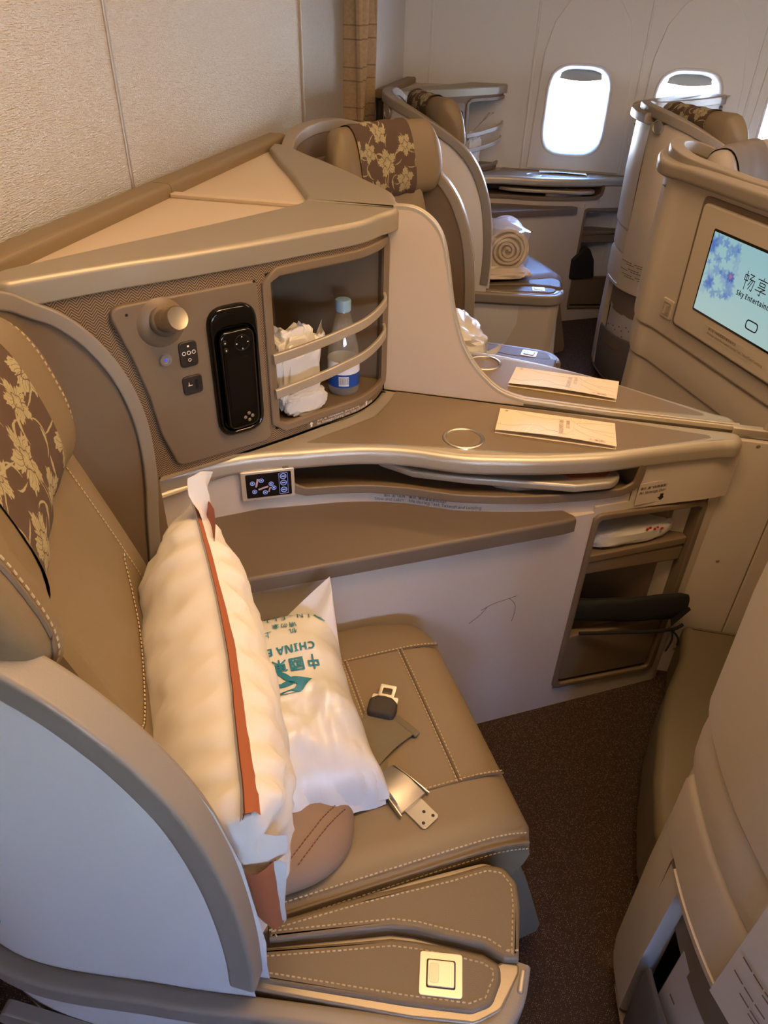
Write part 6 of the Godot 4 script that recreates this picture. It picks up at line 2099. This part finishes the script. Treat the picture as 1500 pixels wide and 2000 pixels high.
func cubby_things() -> void:
	var fm := face(S(0, 1.033, 0), S(1, 0, 0))
	var o := thing("wrapped_slippers", "slippers in clear white wrapping on the cubby's upper shelf", "slippers", fm * Vector3(0.97, 0.50, -0.05))
	crumpled(o, fm * Vector3(0.962, 0.524, -0.050), Vector3(0.112, 0.026, 0.042), 5.2, "film_white", 0.13, Basis(Vector3.UP, SA), "wrapping")
	var mb := MB.new()
	for k in 5: mb.box(fm, Vector3(0.985 + 0.010 * k, 0.543 - 0.0015 * k, -0.008 - 0.004 * (k % 2)), Vector3(0.006, 0.006, 0.003), 0.001)
	part("red_print", mb, "print_red", o)
	o = thing("fabric_pouch", "black drawstring pouch lying across the cubby bin", "pouch", fm * Vector3(0.96, 0.25, 0.0))
	var rows := []
	for i in 33:
		var f := i / 32.0
		var row := []
		for j in 20:
			var a := TAU * j / 20.0
			var w := 0.040 * (0.80 + 0.30 * f) * (1.0 if f < 0.93 else 1.0 - (f - 0.93) * 3.0)
			var th := 0.020 * (1.0 - 0.45 * f) + 0.006 * nz(f * 50, j * 12.0)
			if f < 0.06: w *= 0.5 + f / 0.12
			row.append(fm * Vector3(0.838 + 0.296 * f, 0.315 - 0.040 * f + 0.030 * f * f + sin(a) * w + 0.004 * nz(f * 70, 8.0), -0.030 + 0.058 * f + cos(a) * th))
		rows.append(row)
	mb = MB.new()
	mb.sheet(rows, true)
	mb.fan(rows[0])
	var body := part("pouch_body", mb, "pouch_black", o, 60.0)
	mb = MB.new()
	rows = []
	for i in 5:
		var f := i / 4.0
		rows.append([fm * Vector3(1.085 + 0.045 * f, 0.285 + 0.03 * f, 0.046), fm * Vector3(1.09 + 0.045 * f, 0.262 + 0.045 * f, 0.050), fm * Vector3(1.078 + 0.03 * f, 0.250 + 0.02 * f, 0.046)])
	mb.sheet(rows)
	part("pouch_flap", mb, "pouch_black", body, 60.0)
	mb = MB.new()
	mb.tube(cr([fm * Vector3(0.86, 0.262, 0.006), fm * Vector3(0.96, 0.252, 0.022), fm * Vector3(1.06, 0.240, 0.034), fm * Vector3(1.115, 0.236, 0.038), fm * Vector3(1.142, 0.242, 0.036)], 5), 0.0045, 8)
	for e in [[1.095, 0.180, 0.055], [1.132, 0.185, 0.050]]:
		mb.tube(cr([fm * Vector3(1.110, 0.236, 0.038), fm * Vector3(lerpf(1.11, e[0], 0.5) + 0.006, 0.212, 0.050), fm * Vector3(e[0], e[1], e[2])], 5), 0.0026, 6)
	part("drawstring", mb, "pouch_black", body, 50.0)
	o = own_console
	mb = MB.new()
	for l in [[.585,.405, .615,.418, .650,.424, .672,.428], [.652,.424, .668,.405, .672,.380, .668,.350], [.560,.372, .585,.392, .600,.412]]:
		var pth := []
		for q in cr2(l, 4): pth.append(fm * Vector3(q.x, q.y, 0.0003))
		mb.sweep(pth, v2([-0.0006, -0.0002, 0.0006, -0.0002, 0.0006, 0.0002, -0.0006, 0.0002]), S(0, -1, 0))
	part("scratch", mb, "print_grey", o)
func footwell() -> void:
	# centre panel between the two footwells, and the padded footrest in this one
	var mb := MB.new()
	mb.box(Transform3D.IDENTITY, Vector3(0.575, 0.375, MID + 0.004), Vector3(0.17, 0.75, 0.016), 0.006)
	var o := thing("footwell_panel", "tall pale panel with small screws between the two footwells", "panel", Vector3(0.6, 0.0, MID))
	mb = MB.new()
	mb.slab(Transform3D(Basis.IDENTITY, Vector3(0, 0, MID)), v2([.455,.03, .592,.03, .592,.752, .455,.752]), 0.004, 0.020, 0.004)
	part("board", mb, "shell_paint", o)
	mb = MB.new()
	mb.slab(Transform3D(Basis.IDENTITY, Vector3(0, 0, MID)), v2([.594,.03, .95,.03, .95,.752, .594,.752]), 0.004, 0.020, 0.004)
	part("board", mb, "shell_paint", o)
	for q in [[0.514, 0.742], [0.520, 0.425], [0.498, 0.12]]:
		mb = MB.new()
		mb.lathe(Transform3D(Basis.IDENTITY, Vector3(q[0], q[1], MID + 0.0195)), [Vector2(0.0, 0.001), Vector2(0.004, 0.0012), Vector2(0.005, 0.0)], 12)
		part("screw", mb, "champagne_dark", o)
	o = thing("divider_rail", "metal rail with an upright joining the low divider to the shell ahead", "rail", Vector3(0.49, 0.77, MID))
	mb = MB.new()
	mb.sweep([Vector3(0.455, 0.768, MID + 0.004), Vector3(0.520, 0.768, MID + 0.004), Vector3(0.70, 0.768, MID + 0.004)], MB.rrect(-0.010, -0.009, 0.010, 0.009, 0.004, 3))
	part("rail", mb, "champagne", o, 50.0)
	mb = MB.new()
	mb.sweep([Vector3(0.522, 0.776, MID + 0.004), Vector3(0.552, 0.93, MID - 0.02)], MB.circle(Vector2.ZERO, 0.007, 10), Vector3(0, 0, 1))
	part("upright", mb, "champagne", o, 50.0)
	o = thing("footrest", "olive brown footrest with a scuffed side beside the carpet", "footrest", Vector3(0.5, 0.0, -1.05))
	var hp := hat()
	var fp := MB.rounded(v2([.470,1.335, .432,1.235, .402,1.12, .380,.98, .372,.86, .385,.76, .44,.72, .75,.95, .80,1.455, .49,1.455]), [.02, .03, .05, .05, .05, .04, .03, .05, .02, .02], 4)
	mb = MB.new()
	mb.slab(hp, fp, 0.075, 0.235, 0.022, 4)
	part("pad", mb, "footrest_vinyl", o, 50.0)
	mb = MB.new()
	mb.slab(hp, MB.rounded(v2([.485,1.325, .450,1.235, .420,1.12, .398,.98, .392,.86, .405,.775, .45,.745, .73,.965, .78,1.44, .50,1.44]), 0.03, 3), 0.0, 0.078)
	part("plinth", mb, "kick_black", o)

func far_things() -> void:
	# bedding on the window seat and on the neighbour's seat, bag in the window console
	XF = Transform3D(Basis.IDENTITY, Vector3(0, 0, COLUMN))
	var o := thing("bedding_bundle", "rolled cream blanket in a clear bag on the window seat", "bedding", S(0.10, 0.72, 0.462))
	var roll := MB.new()
	var c := S(0.140, 0.545, 0.572)
	var ax := Vector3(-0.12, 0, -1).normalized()
	var e1 := ax.cross(Vector3.UP).normalized()
	var path := []
	for i in 150:
		var a := i * 0.20
		path.append([a, 0.014 + 0.0030 * a])
	var rows := [[], [], [], []]
	for q in path:
		var r: float = q[1] * (1.0 + 0.05 * sin(q[0] * 1.7))
		var p := c + (e1 * cos(q[0]) + Vector3.UP * sin(q[0])) * r
		var pi := c + (e1 * cos(q[0]) + Vector3.UP * sin(q[0])) * (r - 0.011)
		rows[0].append(p + ax * 0.26); rows[1].append(p + ax * 0.004 * sin(q[0] * 2.3)); rows[2].append(pi + ax * 0.004 * sin(q[0] * 2.3)); rows[3].append(pi + ax * 0.26)
	roll.sheet(rows)
	part("blanket_roll", roll, "blanket_cream", o, 60.0)
	var mb := MB.new()
	mb.slab(Transform3D(Basis(e1, Vector3.UP, e1.cross(Vector3.UP)), c + ax * 0.030), MB.circle(Vector2.ZERO, 0.098, 24), -0.001, 0.001)
	part("blanket_roll", mb, "blanket_cream", o)
	var bt := crumpled(o, S(0.13, 0.665, 0.568), Vector3(0.150, 0.108, 0.150), 7.0, "film_clear", 0.22, Basis(Vector3.UP, 0.3), "clear_bag")
	crumpled(o, S(0.10, 0.56, 0.482), Vector3(0.15, 0.020, 0.10), 8.0, "blanket_cream", 0.2, Basis(Vector3.UP, 0.4), "folded_sheet")
	o = thing("plastic_bag", "crumpled white bag behind the rails of the window console niche", "bag", Vector3(-0.45, 0.792, -1.30))
	crumpled(o, Vector3(-0.447, 0.870, -1.300), Vector3(0.052, 0.078, 0.034), 3.1, "film_white", 0.34, Basis(Vector3.UP, 0.87))
	mb = MB.new()
	rows = []
	for k in 7:
		var row := []
		for j in 7:
			var g := j / 6.0; var f := k / 6.0
			row.append(Vector3(-0.46 + 0.03 * g + 0.085 * f, 0.93 + 0.11 * f + 0.045 * g * (1 - f), -1.27 - 0.03 * g - 0.07 * f + 0.014 * sin(g * 9 + f * 5)))
		rows.append(row)
	mb.sheet(rows)
	part("bag_mouth", mb, "film_white", o, 40.0)
	o = thing("fabric_pouch", "dark pouch standing in the window console cubby", "pouch", face(S(0, 1.033, 0), S(1, 0, 0)) * Vector3(0.88, 0.25, 0.0))
	var fm := face(S(0, 1.033, 0), S(1, 0, 0))
	mb = MB.new()
	mb.slab(fm, MB.rounded(v2([.800,.245, .955,.245, .935,.345, .900,.405, .870,.425, .795,.355]), 0.012, 4), -0.012, 0.018, 0.010)
	part("pouch_body", mb, "pouch_black", o, 50.0)
	menu_card(Transform3D(Basis(Vector3(1, 0, -0.035).normalized(), Vector3(-0.035, 0, -1).normalized(), Vector3.UP), Vector3(-0.075, TABLE + 0.0015, -1.335)), "cream drinks menu on the window seat's side table")
	XF = Transform3D(Basis(Vector3(1, 0, 0), Vector3(0, 1, 0), Vector3(0, 0, -1)), Vector3(0, 0, 2 * MID))
	o = thing("bedding_bag", "white plastic bedding bag on the neighbouring seat beyond the divider", "bag", S(0.10, 0.75, 0.462))
	crumpled(o, S(0.10, 0.76, 0.560), Vector3(0.145, 0.098, 0.17), 9.0, "film_white", 0.17, Basis(Vector3.UP, -0.4))
	mb = MB.new()
	rows = []
	for k in 5:
		var f := k / 4.0
		rows.append([S(0.20 + 0.055 * f, 0.60, 0.52 + 0.045 * f), S(0.205 + 0.06 * f, 0.635, 0.53 + 0.02 * f), S(0.20 + 0.045 * f, 0.67, 0.525 - 0.01 * f)])
	mb.sheet(rows)
	part("corner", mb, "film_white", o, 60.0)
	XF = Transform3D.IDENTITY

func build_loose() -> void:
	XF = Transform3D.IDENTITY
	handset(); pillow(); bedding_bag(); lumbar_cushion(); seat_belt(); bottle(); niche_bags(); cubby_things(); footwell()
	menu_card(Transform3D(Basis(Vector3(0.256, 0, 0.006).normalized(), Vector3(0.002, 0, -0.115).normalized(), Vector3.UP), Vector3(-0.041, TABLE + 0.0015, -1.338)), "cream drinks menu folder lying on this seat's side table by the cup ring")
	menu_card(Transform3D(Basis(Vector3(0.25, 0, 0.018).normalized(), Vector3(0.012, 0, -0.113).normalized(), Vector3.UP), Vector3(-0.032, TABLE + 0.0015, -1.572)), "cream drinks menu folder on the neighbour's side table beyond the divider")
	far_things()

var own_console: Node3D
func build_units() -> void:
	var mirror := Transform3D(Basis(Vector3(1, 0, 0), Vector3(0, 1, 0), Vector3(0, 0, -1)), Vector3(0, 0, 2 * MID))
	var window := Transform3D(Basis.IDENTITY, Vector3(0, 0, COLUMN))
	var ahead := Transform3D(Basis.IDENTITY, Vector3(ROW, 0, 0))
	XF = Transform3D.IDENTITY
	shell("curved seat shell with large white panel and grey rim beside the near aisle", false)
	seat("tan leather business seat holding the pillow and the plastic bag", true)
	own_console = console("taupe and champagne console with remote, water bottle niche and menu table", true, true)
	tray_table("silver tray table folded away in the slot under the console table")
	XF = mirror
	shell("brown curved shell of the neighbouring seat behind the bulkhead console", false)
	seat("neighbouring tan leather seat with flowered headrest cover beyond the divider", false)
	console("neighbour's console table beyond the low divider", false, false)
	XF = window
	shell("tall curved shell of the window seat across the far aisle", false)
	seat("window seat across the far aisle with a rolled blanket on it", false)
	console("window seat console with silver top beside the bright windows", false, false)
	tray_table("silver tray table folded under the window seat's side table")
	XF = ahead
	literature_pocket(shell("rounded pale seat back with literature pocket beside the carpeted footwell", true))
	magazines(0.0)
	XF = ahead * mirror
	shell("pale seat back with the lit monitor beyond the side tables", true)
	monitor("stowed monitor showing blue flowers in the seat back ahead")
	seat("seat with plain grey headrest above the monitor back", false, true)
	XF = ahead * window
	literature_pocket(shell("tall pale window seat back ahead with round fitting and literature pocket", true))
	magazines(1.0)
	seat("window seat ahead whose headrest shows above its shell", false)
	console("window console ahead whose silver top shows above the shell", false, false, false)
	XF = Transform3D.IDENTITY
